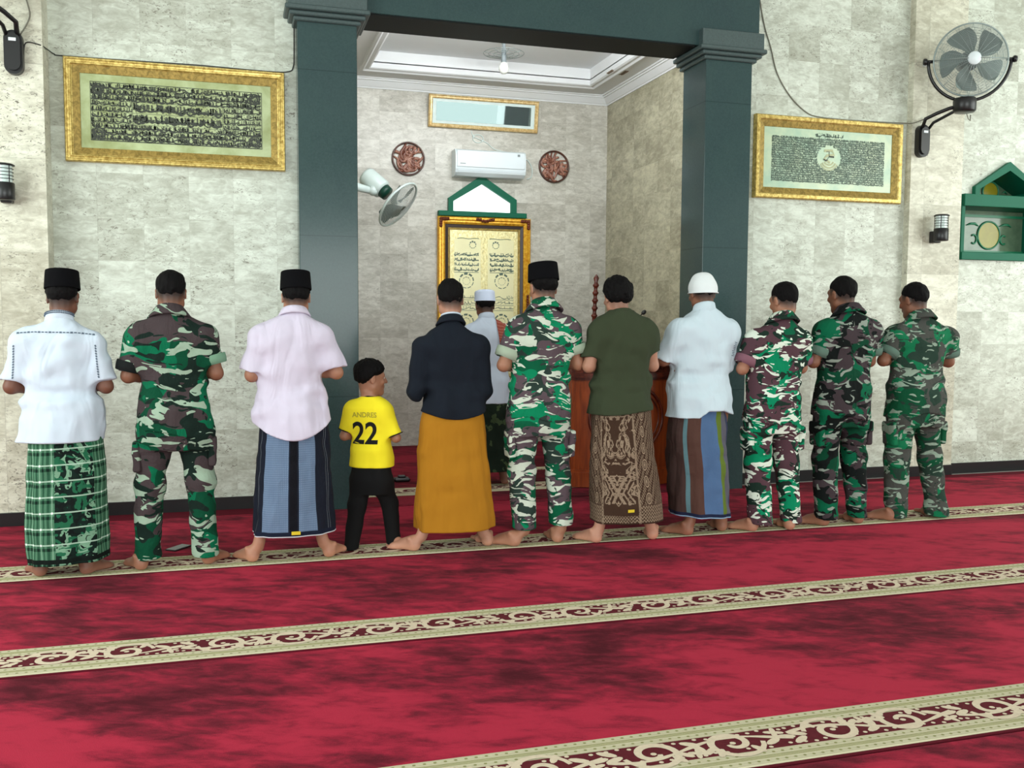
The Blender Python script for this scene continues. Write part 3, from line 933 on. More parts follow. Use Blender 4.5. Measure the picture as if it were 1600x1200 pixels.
for (ox, oz, kind) in ((x0+0.03, z1-0.03, 0), (x1-0.03, z1-0.03, 1), (0, z1-0.035, 2), (x0+0.03, z0+0.03, 0), (x1-0.03, z0+0.03, 1), (x0+0.035, (z0+z1)/2, 3), (x1-0.035, (z0+z1)/2, 3)):
    b = MB()
    for k in range(7):
        if kind == 2: p = (ox + (k-3)*0.030, oz + 0.010*math.cos(k*PI/3)); r = (0.020, 0.014, 0.018)
        elif kind == 3: p = (ox, oz + (k-3)*0.030); r = (0.016, 0.014, 0.020)
        else:
            t = (k-3); d = (-1 if kind else 1)
            p = (ox + (max(0, t)*0.026)*d, oz - max(0, -t)*0.026*(1 if oz > 1 else -1)); r = (0.020, 0.015, 0.020)
        b.sphere((p[0], -0.076, p[1]), r, 10)
        b.tube([(p[0]-0.014, -0.082, p[1]-0.012), (p[0], -0.090, p[1]+0.004), (p[0]+0.014, -0.082, p[1]+0.014)], 0.005, 6)
    b.build('carved_ornament', M['bronze'], root)

# --- bulb hanging from the niche ceiling
root = empty('pendant_bulb', (2.567, 9.0, 4.142))
tag(root, 'round white bulb with wire guard ring hanging below the niche ceiling', 'lamp')
b = MB(); b.lathe([(0.045, 0.0), (0.045, -0.02), (0.02, -0.035), (0.016, -0.06), (0.024, -0.09), (0.024, -0.17), (0.028, -0.215)], n=18); b.build('holder', M['grey_plastic'], root)
b = MB(); b.lathe([(0.024, -0.215), (0.040, -0.232), (0.050, -0.262), (0.050, -0.285), (0.040, -0.310), (0.020, -0.325), (0.0, -0.329)], n=20); b.build('bulb', M['lamp_globe'], root)
b = MB()
for r, z in ((0.20, -0.13), (0.15, -0.135), (0.10, -0.14)): b.tube([(r*math.cos(a*PI/16), r*math.sin(a*PI/16), z) for a in range(32)], 0.003, 6, closed=True)
for a in range(8): b.tube([(0.02*math.cos(a*PI/4), 0.02*math.sin(a*PI/4), -0.15), (0.20*math.cos(a*PI/4), 0.20*math.sin(a*PI/4), -0.13)], 0.0025, 6)
b.build('wire_guard', M['steel'], root)

# --- black wall fans
def wire_cage(b, R, depth, n_rings, n_spokes, r):
    """fan guard about +y axis: front dish"""
    for i in range(1, n_rings+1):
        rr = R*(0.16 + 0.84*i/n_rings); y = -depth*math.cos(min(1, rr/R)*PI/2)**0.7
        b.tube([(rr*math.cos(2*PI*k/40), y, rr*math.sin(2*PI*k/40)) for k in range(40)], r, 4, closed=True)
    for k in range(n_spokes):
        a = 2*PI*k/n_spokes
        pts = []
        for i in range(6):
            rr = R*(0.14 + 0.86*i/5); pts.append((rr*math.cos(a), -depth*math.cos(min(1, rr/R)*PI/2)**0.7 - 0.001, rr*math.sin(a)))
        b.tube(pts, r, 4, cap=False)

def black_fan(label, mount, side, tilt_z, tilt_x, wall_y):
    """mount = bracket centre on the wall; side = +1 head to the right, -1 to the left"""
    root = empty('wall_fan', (mount[0], wall_y, mount[2]))
    tag(root, label, 'fan', 'black wall fans on the pilasters')
    b = MB()
    b.lathe([(0.0, 0.0)], n=4) if False else None
    n = 16; pl = []
    for k in range(n): a = PI*k/(n-1); pl.append((0.056*math.cos(a), 0.085+0.056*math.sin(a)))
    for k in range(n): a = PI + PI*k/(n-1); pl.append((0.056*math.cos(a), -0.085+0.056*math.sin(a)))
    b.prism(pl, -0.055, -0.001); b.prism([(p[0]*0.8, p[1]*0.85) for p in pl], -0.075, -0.054)
    b.build('wall_bracket', M['black_plastic'], root)
    b = MB(); b.box((-0.022, -0.0775, 0.066), (0.022, -0.0745, 0.086)); b.build('rating_label', M['white_plastic'], root)
    hx, hy, hz = 0.165*side, -0.34, 0.262        # switch housing
    b = MB()
    b.tube([(-0.028*side, -0.06, 0.11), (-0.030*side, -0.10, 0.18), (0.02*side, -0.18, 0.215), (0.08*side, -0.26, 0.245), (hx, hy, hz)], 0.016, 10)
    b.tube([(0.035*side, -0.06, 0.10), (0.045*side, -0.11, 0.15), (0.09*side, -0.2, 0.19), (0.11*side, -0.28, 0.215), (hx, hy, hz-0.03)], 0.013, 10)
    b.build('arm', M['black_plastic'], root)
    b = MB(); b.lathe([(0.080, -0.062), (0.092, -0.05), (0.094, 0.035), (0.086, 0.056), (0.05, 0.062)], (hx, hy, hz), n=28); b.build('motor_housing', M['black_plastic'], root)
    # pull cord
    b = MB(); b.tube([(hx-0.02, hy-0.05, hz-0.085), (hx-0.01, hy-0.06, hz-0.13), (hx+0.02, hy-0.05, hz-0.14), (hx+0.03, hy-0.04, hz-0.09)], 0.004, 6); b.build('pull_cord', M['cable_grey'], root)
    # head
    R = 0.300
    hc = Vector((hx+0.02*side, hy-0.03, hz+0.055+R+0.02))
    rot = Matrix.Rotation(tilt_z, 4, 'Z') @ Matrix.Rotation(tilt_x, 4, 'X')
    T = Matrix.Translation(hc) @ rot
    def put(bb, name, mat):
        o = bb.build(name, mat, root); o.matrix_local = T; return o
    b = MB(); b.tube([((R+0.035)*math.cos(PI+PI*k/24), 0.03, (R+0.035)*math.sin(PI+PI*k/24)) for k in range(25)], 0.014, 10); put(b, 'yoke', M['black_plastic'])
    for s_ in (-1, 1):
        b = MB(); b.cyl((s_*(R-0.005), 0.03, 0), (s_*(R+0.055), 0.03, 0), 0.014, 12); b.lathe([(0.0, 0), (0.026, 0.0), (0.030, 0.012), (0.026, 0.028), (0.0, 0.03)], (s_*(R+0.048), 0.03, 0), (s_, 0, 0), 14)
        put(b, 'tilt_knob', M['black_plastic'])
    b = MB(); wire_cage(b, R, 0.10, 34, 24, 0.0016)
    b.tube([(R*math.cos(2*PI*k/48), 0.0, R*math.sin(2*PI*k/48)) for k in range(48)], 0.007, 8, closed=True)
    b.tube([(-R, -0.02, 0), (-0.1, -0.105, 0), (0.1, -0.105, 0), (R, -0.02, 0)], 0.004, 6)
    put(b, 'front_guard', M['steel'])
    b = MB()
    for i in range(1, 12):
        rr = R*(0.2+0.8*i/12); y = 0.06 + 0.05*math.cos(min(1, rr/R)*PI/2)
        b.tube([(rr*math.cos(2*PI*k/36), y, rr*math.sin(2*PI*k/36)) for k in range(36)], 0.0016, 4, closed=True)
    for k in range(16):
        a = 2*PI*k/16; b.tube([(0.08*math.cos(a), 0.115, 0.08*math.sin(a)), (R*0.6*math.cos(a), 0.10, R*0.6*math.sin(a)), (R*math.cos(a), 0.0, R*math.sin(a))], 0.002, 4)
    put(b, 'rear_guard', M['steel'])
    b = MB(); b.lathe([(0.0, -0.02), (0.075, -0.015), (0.085, 0.02), (0.085, 0.13), (0.06, 0.16), (0.0, 0.165)], (0, 0.03, 0), (0, 1, 0), 24); put(b, 'motor', M['black_plastic'])
    b = MB(); b.lathe([(0.0, -0.012), (0.045, -0.010), (0.055, 0.0), (0.055, 0.008)], (0, -0.10, 0), (0, 1, 0), 24); put(b, 'centre_badge', M['white_plastic'])
    for k in range(5):
        a0 = 2*PI*k/5 + 0.5
        vs = []; fs = []; nr, na = 8, 8
        for i in range(nr+1):
            rr = 0.06 + (R-0.10)*i/nr
            wd = 0.40 + 0.60*math.sin(PI*min(1, (i+0.8)/nr*0.75))
            for j in range(na+1):
                t = j/na - 0.5
                a = a0 + wd*t + 0.35*i/nr
                vs.append((rr*math.cos(a), -0.02 + 0.07*t, rr*math.sin(a)))
        W_ = na+1; base = len(vs)
        vs += [(p[0], p[1]+0.003, p[2]) for p in vs]
        for i in range(nr):
            for j in range(na):
                q = (i*W_+j, i*W_+j+1, (i+1)*W_+j+1, (i+1)*W_+j)
                fs.append(q); fs.append(tuple(base+z for z in q[::-1]))
        bb = MB(); bb.add(vs, fs, True); put(bb, 'blade', M['blade'])
    return root
black_fan('black wall fan with wire guard, on the right pilaster above the small lantern', (5.885, 0, 3.012), 1, -0.45, 0.10, 7.08)
black_fan('black wall fan at the top left corner, only its bracket and housing in view', (-1.362, 0, 3.135), -1, -0.3, 0.1, 6.945)
b = MB(); b.sphere((5.905, 7.06, 3.687), (0.028, 0.022, 0.022), 14); b.cyl((5.905, 7.08, 3.687), (5.905, 7.055, 3.687), 0.02, 14)
tag(b.build('wall_socket', M['white_plastic']), 'small white wall fitting left of the black fan', 'wall fitting')

# --- white fan on the niche wall beside the left pillar
root = empty('white_wall_fan', (NX0, 9.3, 2.70))
tag(root, 'white wall fan seen from behind, leaning out from behind the left pillar', 'fan')
b = MB(); b.box((0.0, -0.06, -0.12), (0.05, 0.06, 0.12), bev=0.012); b.build('wall_bracket', M['white_metal'], root)
b = MB(); b.tube([(0.03, 0, -0.02), (0.40, 0, 0.0), (0.72, 0.0, 0.0), (0.88, 0.0, -0.035)], [0.055, 0.05, 0.043, 0.034], 14); b.sphere((0.90, 0, -0.035), 0.05, 14); b.build('arm', M['white_metal'], root)
ax = Vector((0.62, -0.42, -0.60)).normalized()
hc = Vector((1.055, 0.02, -0.085))
b = MB(); b.lathe([(0.0, -0.23), (0.088, -0.225), (0.098, -0.20), (0.098, 0.0), (0.08, 0.02)], hc - ax*0.02 + Vector((-0.05, 0, 0.06)), ax, 24); b.build('motor', M['white_metal'], root)
b = MB(); b.lathe([(0.0, 0.0), (0.075, 0.005), (0.07, 0.06), (0.0, 0.065)], hc + Vector((-0.05, 0, 0.06)), ax, 20); b.build('motor_collar', M['deep_green'], root)
hd = hc + ax*0.10 + Vector((-0.02, 0, 0.02))
u_ = ax.orthogonal().normalized(); w_ = ax.cross(u_)
R = 0.25
PW = plain('pale_wire', L(206,214,210), 0.5, 0.3, 0.0)
b = MB()
for i in range(2, 17):
    rr = R*i/16; d = 0.06 - 0.095*(1 - (rr/R)**2)
    b.tube([hd + ax*d + (u_*math.cos(2*PI*k/40) + w_*math.sin(2*PI*k/40))*rr for k in range(40)], 0.0017, 4, closed=True)
for k in range(44):
    a = 2*PI*k/44; dv = u_*math.cos(a) + w_*math.sin(a)
    b.tube([hd + ax*(0.06-0.095*(1-(t/5)**2)) + dv*(R*max(0.12, t/5)) for t in range(6)], 0.0016, 4)
b.build('rear_guard', PW, root)
b = MB()
for i in range(2, 17):
    rr = R*i/16; d = 0.07 + 0.06*(1 - (rr/R)**2)
    b.tube([hd + ax*d + (u_*math.cos(2*PI*k/40) + w_*math.sin(2*PI*k/40))*rr for k in range(40)], 0.0017, 4, closed=True)
b.build('front_guard', PW, root)
b = MB(); b.tube([hd + ax*0.065 + (u_*math.cos(2*PI*k/48) + w_*math.sin(2*PI*k/48))*(R+0.004) for k in range(48)], 0.012, 8, closed=True); b.build('guard_rim', M['white_metal'], root)
for k in range(4):
    a0 = k*PI/2+0.4; bb = MB(); vs = []; fs = []
    for i in range(7):
        rr = 0.03 + (R-0.05)*i/6
        for j in range(6):
            t = j/5-0.5; a = a0 + t*(0.5+0.7*math.sin(PI*min(1, (i+1)/8)))
            vs.append(hd + ax*(0.045+0.05*t) + (u_*math.cos(a) + w_*math.sin(a))*rr)
    m = len(vs); vs += [p + ax*0.003 for p in vs]
    for i in range(6):
        for j in range(5):
            q = (i*6+j, i*6+j+1, i*6+j+7, i*6+j+6); fs.append(q); fs.append(tuple(m+z for z in q[::-1]))
    bb.add(vs, fs, True); bb.build('blade', M['blade'], root)

# --- wall lanterns
def lantern(label, x, y, z):
    root = empty('wall_lantern', (x, y, z))
    tag(root, label, 'wall lamp', 'black wall lanterns on the pilasters')
    b = MB(); b.box((-0.035, -0.075, -0.125), (0.035, -0.0, -0.02), bev=0.006); b.build('wall_bracket', M['black_plastic'], root)
    b = MB(); b.lathe([(0.0, -0.112), (0.058, -0.112), (0.062, -0.106), (0.062, -0.005), (0.056, 0.0), (0.0, 0.0)], (0, -0.11, 0), n=28); b.build('base', M['black_plastic'], root)
    b = MB(); b.lathe([(0.050, 0.0), (0.050, 0.108)], (0, -0.11, 0), n=28, caps=False); b.build('glass', M['glass_tube'], root)
    b = MB()
    for i in range(4): b.tube([(0.056*math.cos(2*PI*k/28), -0.11+0.056*math.sin(2*PI*k/28), 0.022+0.022*i) for k in range(28)], 0.0022, 6, closed=True)
    for k in range(4):
        a = PI/4+k*PI/2; b.cyl((0.056*math.cos(a), -0.11+0.056*math.sin(a), 0.0), (0.056*math.cos(a), -0.11+0.056*math.sin(a), 0.112), 0.003, 6)
    b.build('cage', M['black_plastic'], root)
    b = MB(); b.lathe([(0.0, 0.124), (0.052, 0.122), (0.066, 0.114), (0.066, 0.108), (0.0, 0.106)], (0, -0.11, 0), n=28); b.build('cap', M['black_plastic'], root)
lantern('black cylinder wall lantern with clear top, left of the wide gold frame', -1.428, 6.945, 2.283)
lantern('black cylinder wall lantern with clear top, between the right gold frame and the green window', 6.055, 7.08, 2.243)

# --- green gabled window on the right
root = empty('window_2', (6.925, WY, 2.0)); root['kind'] = 'structure'
b = MB()
b.box((-0.512, -0.045, -0.015), (0.52, 0.02, 0.055), bev=0.004)
b.box((-0.500, -0.045, 0.475), (0.508, 0.02, 0.585), bev=0.004)
b.box((-0.505, -0.02, 0.05), (-0.470, 0.28, 0.49)); b.box((0.470, -0.02, 0.05), (0.505, 0.28, 0.49))
b.box((-0.475, 0.0, 0.035), (0.475, 0.28, 0.06)); b.box((-0.475, 0.0, 0.475), (0.475, 0.28, 0.505))
for s_ in (-1, 1):
    b.prism([(0.0, 0.895), (s_*0.385, 0.655), (s_*0.385, 0.58), (s_*0.335, 0.58), (s_*0.335, 0.635), (0.0, 0.815)][::s_], -0.045, 0.27)
b.build('window_frame', M['green_paint'], root)
b = MB()
b.box((-0.47, 0.262, 0.03), (0.47, 0.277, 0.48)); b.prism([(-0.34, 0.585), (0.34, 0.585), (0.34, 0.64), (0.0, 0.82), (-0.34, 0.64)], 0.262, 0.277)
b.build('pane', M['stained'], root)
for cx, cz, R in ((0.066, 0.245, 0.122), (0.066, 0.662, 0.085)):
    b = MB(); b.lathe([(0.0, -0.003), (R, -0.002), (R, 0.003)], (cx, 0.258, cz), (0, 1, 0), 32, smooth=False); b.build('yellow_roundel', M['glass_yellow'], root)
b = MB()
for (cx, cz, R) in ((0.066, 0.245, 0.130), (0.066, 0.662, 0.092)):
    b.tube([(cx+R*math.cos(2*PI*k/32), 0.256, cz+R*math.sin(2*PI*k/32)) for k in range(32)], 0.009, 6, closed=True)
for sx in (-1, 1):
    cx = 0.066 + sx*0.195
    b.tube([(cx+sx*(-0.02+0.035*math.cos(0.9+k*0.4)), 0.257, 0.205+0.042*math.sin(0.9+k*0.4)) for k in range(12)], 0.009, 6)
    b.tube([(cx-0.07, 0.257, 0.335), (cx-0.02, 0.257, 0.35), (cx+0.03, 0.257, 0.352), (cx+0.07, 0.257, 0.33)], [0.004, 0.012, 0.012, 0.004], 6)
    b.tube([(0.066+sx*0.14, 0.257, 0.655), (0.066+sx*0.17, 0.257, 0.67), (0.066+sx*0.20, 0.257, 0.645)], [0.004, 0.010, 0.004], 6)
for z in (0.085, 0.425): b.box((-0.47, 0.247, z-0.012), (0.47, 0.264, z+0.012))
b.build('leading', M['glass_green'], root)

# --- pulpit
root = empty('pulpit', (3.175, 7.345, 0.0045))
tag(root, 'varnished wooden pulpit with curved front and oval panel, between the niche pillars', 'pulpit')
def bow(x): return -0.11*(1-(x/0.475)**2)
b = MB(); n = 28
def bow_slab(b, z0, z1, hw, ybk, off, bev=0.0):
    xs = [-hw + 2*hw*i/n for i in range(n+1)]
    fr_ = [(x, bow(x*0.475/hw) - off) for x in xs]
    vs = [(x, y, z0) for x, y in fr_] + [(x, y, z1) for x, y in fr_] + [(hw, ybk, z0), (-hw, ybk, z0), (hw, ybk, z1), (-hw, ybk, z1)]
    m = n+1; fs = [(i, i+1, m+i+1, m+i) for i in range(n)]
    a, c, d, e = 2*m, 2*m+1, 2*m+2, 2*m+3
    fs += [(n, a, d, m+n), (c, 0, m, e), (a, c, e, d), tuple(range(m))[::-1] + (c, a), tuple(m+i for i in range(m)) + (d, e)]
    b.add(vs, fs)
bow_slab(b, 0.14, 0.905, 0.470, 0.42, 0.0); b.build('body', M['teak'], root)
b = MB(); bow_slab(b, 0.0, 0.125, 0.485, 0.44, 0.022); bow_slab(b, 0.125, 0.145, 0.478, 0.43, 0.012); b.build('plinth', M['teak'], root)
b = MB(); bow_slab(b, 0.900, 0.922, 0.478, 0.43, 0.012); bow_slab(b, 0.922, 0.938, 0.488, 0.43, 0.024); bow_slab(b, 0.938, 0.960, 0.482, 0.43, 0.018); b.build('moulding', M['teak_dark'], root)
b = MB(); bow_slab(b, 0.958, 1.075, 0.462, 0.40, -0.03)
for k in range(9): b.tube([(-0.40+0.1*k-0.035, bow(-0.40+0.1*k)+0.026, 0.985), (-0.40+0.1*k, bow(-0.40+0.1*k)+0.02, 1.05), (-0.40+0.1*k+0.035, bow(-0.40+0.1*k)+0.026, 0.985)], 0.008, 6)
b.build('carved_ledge', M['teak_dark'], root)
b = MB(); bow_slab(b, 1.075, 1.098, 0.48, 0.42, 0.005); b.build('top', M['teak_dark'], root)
b = MB()
for (rx, rz, r) in ((0.335, 0.285, 0.013), (0.295, 0.245, 0.008)):
    b.tube([(rx*math.cos(2*PI*k/48), bow(rx*math.cos(2*PI*k/48))-0.004, 0.575+rz*math.sin(2*PI*k/48)) for k in range(48)], r, 8, closed=True)
b.build('oval_panel_moulding', M['teak_dark'], root)

# --- microphone on the pulpit
root = empty('gooseneck_microphone', (3.30, 7.50, 1.098))
tag(root, 'black gooseneck microphone standing on the pulpit, by the right shoulder of the man in olive', 'microphone')
b = MB(); b.lathe([(0.05, 0.0), (0.052, 0.012), (0.04, 0.02), (0.012, 0.03)], n=20); b.build('base', M['black_plastic'], root)
b = MB(); b.tube([(0, 0, 0.02), (0.0, 0, 0.16), (0.02, 0, 0.26), (0.07, 0.0, 0.335), (0.105, 0.0, 0.366)], 0.0055, 8); b.build('gooseneck', M['black_plastic'], root)
b = MB(); b.sphere((0.120, 0.0, 0.380), (0.019, 0.019, 0.026), 14, rot=Matrix.Rotation(0.85, 3, 'Y')); b.build('foam_head', M['black_plastic'], root)

# --- turned staff leaning behind the pulpit
root = empty('turned_staff', (3.035, 7.86, 0.0))
tag(root, 'dark turned wooden staff with knobbed finial standing behind the pulpit', 'staff')
ax = Vector((0.082, -0.0, 1.82)); Ls = ax.length
b = MB(); b.lathe([(0.018, 0.0), (0.018, 0.02), (0.015, 0.03), (0.020, 1.0), (0.020, 1.42)], (0, 0, 0), ax, 14); b.build('shaft', M['teak_dark'], root)
b = MB(); pr = [(0.020, 1.42)]
for k in range(5):
    z = 1.43 + k*0.068
    pr += [(0.018, z), (0.027, z+0.012), (0.029, z+0.022), (0.020, z+0.034), (0.016, z+0.05)]
pr += [(0.026, 1.785), (0.018, 1.80), (0.008, 1.815), (0.0, Ls)]
b.lathe(pr, (0, 0, 0), ax, 14); b.build('finial', M['teak_dark'], root)

# --- cables
def cable(name, pts, label, mat, r=0.005):
    b = MB(); P = [Vector(p) for p in pts]; out = []
    for i in range(len(P)-1):
        p0, p1, p2, p3 = P[max(0, i-1)], P[i], P[i+1], P[min(len(P)-1, i+2)]
        for k in range(6):
            t = k/6
            out.append(0.5*((2*p1) + (p2-p0)*t + (2*p0-5*p1+4*p2-p3)*t*t + (3*p1-p0-3*p2+p3)*t**3))
    out.append(P[-1]); b.tube(out, r, 7)
    return tag(b.build(name, mat), label, 'cable')
cable('power_cable', [(4.262, 7.146, 4.3), (4.281, 7.146, 4.106), (4.329, 7.146, 3.90), (4.396, 7.146, 3.721), (4.464, 7.146, 3.513), (4.594, 7.146, 3.335), (4.756, 7.146, 3.211), (4.897, 7.146, 3.178), (5.2, 7.140, 3.170), (5.54, 7.146, 3.176), (5.74, 7.13, 3.178), (5.80, 7.07, 3.17), (5.90, 7.06, 3.205), (5.93, 7.02, 3.215)], 'thin grey cable drooping down the wall to the right frame and the black fan', M['cable_grey'])
cable('power_cable', [(-1.31, 6.938, 3.10), (-1.295, 6.938, 3.21), (-1.21, 6.938, 3.205), (-1.185, 7.10, 3.215), (-1.16, 7.146, 3.206), (-1.10, 7.146, 3.198), (-0.6, 7.146, 3.202), (-0.224, 7.146, 3.206), (0.25, 7.146, 3.200), (0.40, 7.146, 3.210), (0.436, 7.146, 3.25), (0.442, 7.146, 3.36), (0.444, 7.146, 3.62)], 'thin dark cable running along the top of the left gold frame', M['cable_black'], 0.004)
cable('flex_lead', [(-1.31, 6.938, 3.62), (-1.285, 6.938, 3.50), (-1.265, 6.938, 3.40), (-1.285, 6.935, 3.33), (-1.325, 6.93, 3.26)], 'thin grey lead hanging to the black fan in the top left corner', M['cable_grey'], 0.005)
pts = [(2.545, 10.214, 3.492), (2.55, 10.214, 3.46)] + [(2.62+0.06*math.cos(2.6+k*0.55), 10.214, 3.41+0.045*math.sin(2.6+k*0.55)) for k in range(24)] + [(2.72, 10.214, 3.37), (2.824, 10.214, 3.30), (3.05, 10.214, 3.275)]
cable('coiled_cable', pts, 'small coil of white cable between the narrow frame and the air conditioner', M['white_metal'], 0.005)
cable('drain_hose', [(3.125, 10.20, 3.22), (3.20, 10.214, 3.20), (3.25, 10.214, 3.12), (3.245, 10.214, 3.02), (3.19, 10.214, 2.99)], 'short pale hose curving at the right end of the air conditioner', M['white_metal'], 0.006)

# --- small things on the floor
root = empty('mobile_phone', (-0.352, 5.985, 0.0), math.radians(52))
tag(root, 'dark mobile phone lying on the red carpet between the feet of the leftmost soldier', 'phone')
b = MB(); b.box((-0.075, -0.038, 0.0), (0.075, 0.038, 0.009), bev=0.003); b.build('case', M['black_plastic'], root)
b = MB(); b.box((-0.070, -0.034, 0.0088), (0.070, 0.034, 0.0098)); b.build('screen', NT('phone_glass', 0.08, 0.8).color((0.02, 0.022, 0.026)).m, root)
b = MB(); b.box((1.30, 7.93, 0.0), (1.44, 8.02, 0.035), bev=0.012); b.box((1.335, 7.95, 0.034), (1.405, 8.0, 0.055), bev=0.008)
tag(b.build('black_case', M['black_plastic']), 'small black case lying on the niche carpet behind the boy', 'case')
# ------------------------------------------------------------------ bodies: smooth blended volumes turned into one skin
F4 = np.float32
class Vol:
    def __init__(s, lo, hi, res):
        s.res = res; s.lo = np.array(lo, F4)
        n = [int(math.ceil((hi[i]-lo[i])/res))+1 for i in range(3)]
        s.ax = [(lo[i] + res*np.arange(n[i])).astype(F4) for i in range(3)]
        s.F = np.full(n, 0.08, F4)
    def sub(s, lo, hi):
        sl = []
        for i in range(3):
            a = max(0, int((lo[i]-s.lo[i])/s.res)); b = min(s.F.shape[i], int((hi[i]-s.lo[i])/s.res)+2)
            if b <= a: return None
            sl.append(slice(a, b))
        return tuple(sl), s.ax[0][sl[0]][:, None, None], s.ax[1][sl[1]][None, :, None], s.ax[2][sl[2]][None, None, :]
    def put(s, lo, hi, fn, k=0.02, op='u'):
        pad = 0.03 + k
        r = s.sub([lo[i]-pad for i in range(3)], [hi[i]+pad for i in range(3)])
        if r is None: return
        sl, X, Y, Z = r
        d = fn(X, Y, Z).astype(F4); A = s.F[sl]
        if op == 'u':
            h = np.clip(0.5+0.5*(A-d)/k, 0, 1); s.F[sl] = A*(1-h) + d*h - k*h*(1-h)
        else:   # carve
            h = np.clip(0.5-0.5*(A+d)/k, 0, 1); s.F[sl] = A*(1-h) + (-d)*h + k*h*(1-h)
    def cone(s, a, b, ra, rb, k=0.02, op='u', cut=None):
        a = np.array(a, F4); b = np.array(b, F4); v = b-a; L2 = float(v@v) + 1e-9
        m = max(ra, rb)
        def fn(X, Y, Z):
            t = np.clip(((X-a[0])*v[0] + (Y-a[1])*v[1] + (Z-a[2])*v[2])/L2, 0, 1)
            d = np.sqrt((X-a[0]-t*v[0])**2 + (Y-a[1]-t*v[1])**2 + (Z-a[2]-t*v[2])**2) - (ra + (rb-ra)*t)
            if cut is not None:
                p, n = cut
                d = np.maximum(d, (X-p[0])*n[0] + (Y-p[1])*n[1] + (Z-p[2])*n[2])
            return d
        s.put(np.minimum(a, b)-m, np.maximum(a, b)+m, fn, k, op)
    def ell(s, c, r, R=None, k=0.02, op='u'):
        c = np.array(c, F4); m = max(r)
        def fn(X, Y, Z):
            x, y, z = X-c[0], Y-c[1], Z-c[2]
            if R is not None:
                x, y, z = (R[0][0]*x + R[1][0]*y + R[2][0]*z, R[0][1]*x + R[1][1]*y + R[2][1]*z, R[0][2]*x + R[1][2]*y + R[2][2]*z)
            k0 = np.sqrt((x/r[0])**2 + (y/r[1])**2 + (z/r[2])**2)
            k1 = np.sqrt((x/r[0]**2)**2 + (y/r[1]**2)**2 + (z/r[2]**2)**2) + 1e-6
            return k0*(k0-1)/k1
        s.put(c-m, c+m, fn, k, op)
    def table(s, rows, k=0.03, shrink=0.0, p=2.35):
        rows = sorted(rows); zs = np.array([r[0] for r in rows]); Z1 = s.ax[2]
        fz = np.linspace(zs[0]-0.05, zs[-1]+0.05, 400)
        ker = np.exp(-np.linspace(-2, 2, 25)**2); ker /= ker.sum()
        def sm(i):
            v = np.interp(fz, zs, [r[i] for r in rows]); q = np.concatenate([np.full(12, v[0]), v, np.full(12, v[-1])])
            return np.interp(Z1, fz, np.convolve(q, ker, 'valid')).astype(F4)
        xc, yc, a, b = sm(1), sm(2), sm(3)-shrink, sm(4)-shrink
        m = max(r[3] for r in rows); mb = max(r[4] for r in rows)
        lo = (min(r[1] for r in rows)-m, min(r[2] for r in rows)-mb, zs[0]); hi = (max(r[1] for r in rows)+m, max(r[2] for r in rows)+mb, zs[-1])
        def fn(X, Y, Z):
            i0 = int(round((float(Z.ravel()[0])-float(s.ax[2][0]))/s.res)); j = slice(i0, i0+Z.shape[2])
            A, B = a[j][None, None, :], b[j][None, None, :]
            q = (np.abs((X-xc[j][None, None, :])/A)**p + np.abs((Y-yc[j][None, None, :])/B)**p)**(1/p)
            d = (q-1)*np.minimum(A, B)
            return np.maximum(np.maximum(d, Z-zs[-1]), zs[0]-Z)
        s.put(lo, hi, fn, k)
    def below(s, z):       # remove all under z (number or fn(X, Y))
        X, Y, Z = s.ax[0][:, None, None], s.ax[1][None, :, None], s.ax[2][None, None, :]
        zz = z(X, Y) if callable(z) else z
        s.F = np.maximum(s.F, (zz - Z)).astype(F4)
    def above(s, z):
        s.F = np.maximum(s.F, s.ax[2][None, None, :] - z).astype(F4)
    def wrinkle(s, fn):
        i = np.nonzero(np.abs(s.F) < 0.03)
        s.F[i] += fn(s.ax[0][i[0]], s.ax[1][i[1]], s.ax[2][i[2]]).astype(F4)
    def mesh(s, smooth=1):
        F = s.F; I = F < 0
        nx, ny, nz = F.shape
        c = np.zeros((nx-1, ny-1, nz-1), np.int8)
        for dx in (0, 1):
            for dy in (0, 1):
                for dz in (0, 1): c += I[dx:nx-1+dx, dy:ny-1+dy, dz:nz-1+dz]
        act = np.argwhere((c > 0) & (c < 8))
        n = len(act)
        acc = np.zeros((n, 3)); cnt = np.zeros(n)
        cor = [(0,0,0),(1,0,0),(0,1,0),(1,1,0),(0,0,1),(1,0,1),(0,1,1),(1,1,1)]
        val = [F[act[:,0]+q[0], act[:,1]+q[1], act[:,2]+q[2]].astype(np.float64) for q in cor]
        for i in range(8):
            for ax, bit in ((0, 1), (1, 2), (2, 4)):
                if i & bit: continue
                j = i | bit
                ch = (val[i] < 0) != (val[j] < 0)
                t = np.where(ch, val[i]/(val[i]-val[j]+1e-12), 0)
                for d in range(3):
                    acc[:, d] += np.where(ch, cor[i][d] + (t if d == ax else 0), 0)
                cnt += ch
        P = (act + acc/np.maximum(cnt, 1)[:, None])*s.res + s.lo
        idx = np.full((nx-1, ny-1, nz-1), -1, np.int32)
        idx[act[:,0], act[:,1], act[:,2]] = np.arange(n)
        quads = []
        for ax in range(3):
            o = [(0,0,0)]*4
            a1, a2 = [(1, 2), (2, 0), (0, 1)][ax]
            A = I[tuple(slice(None, -1) if d == ax else slice(1, -1) for d in range(3))]
            B = I[tuple(slice(1, None) if d == ax else slice(1, -1) for d in range(3))]
            e = np.argwhere(A != B)
            if not len(e): continue
            ins = A[e[:,0], e[:,1], e[:,2]]
            base = e.copy(); base[:, a1] += 1; base[:, a2] += 1
            def cell(d1, d2):
                q = base.copy(); q[:, a1] -= d1; q[:, a2] -= d2
                return idx[q[:,0], q[:,1], q[:,2]]
            Q = np.stack([cell(1, 1), cell(0, 1), cell(0, 0), cell(1, 0)], 1)
            Q[~ins] = Q[~ins][:, ::-1]
            quads.append(Q)
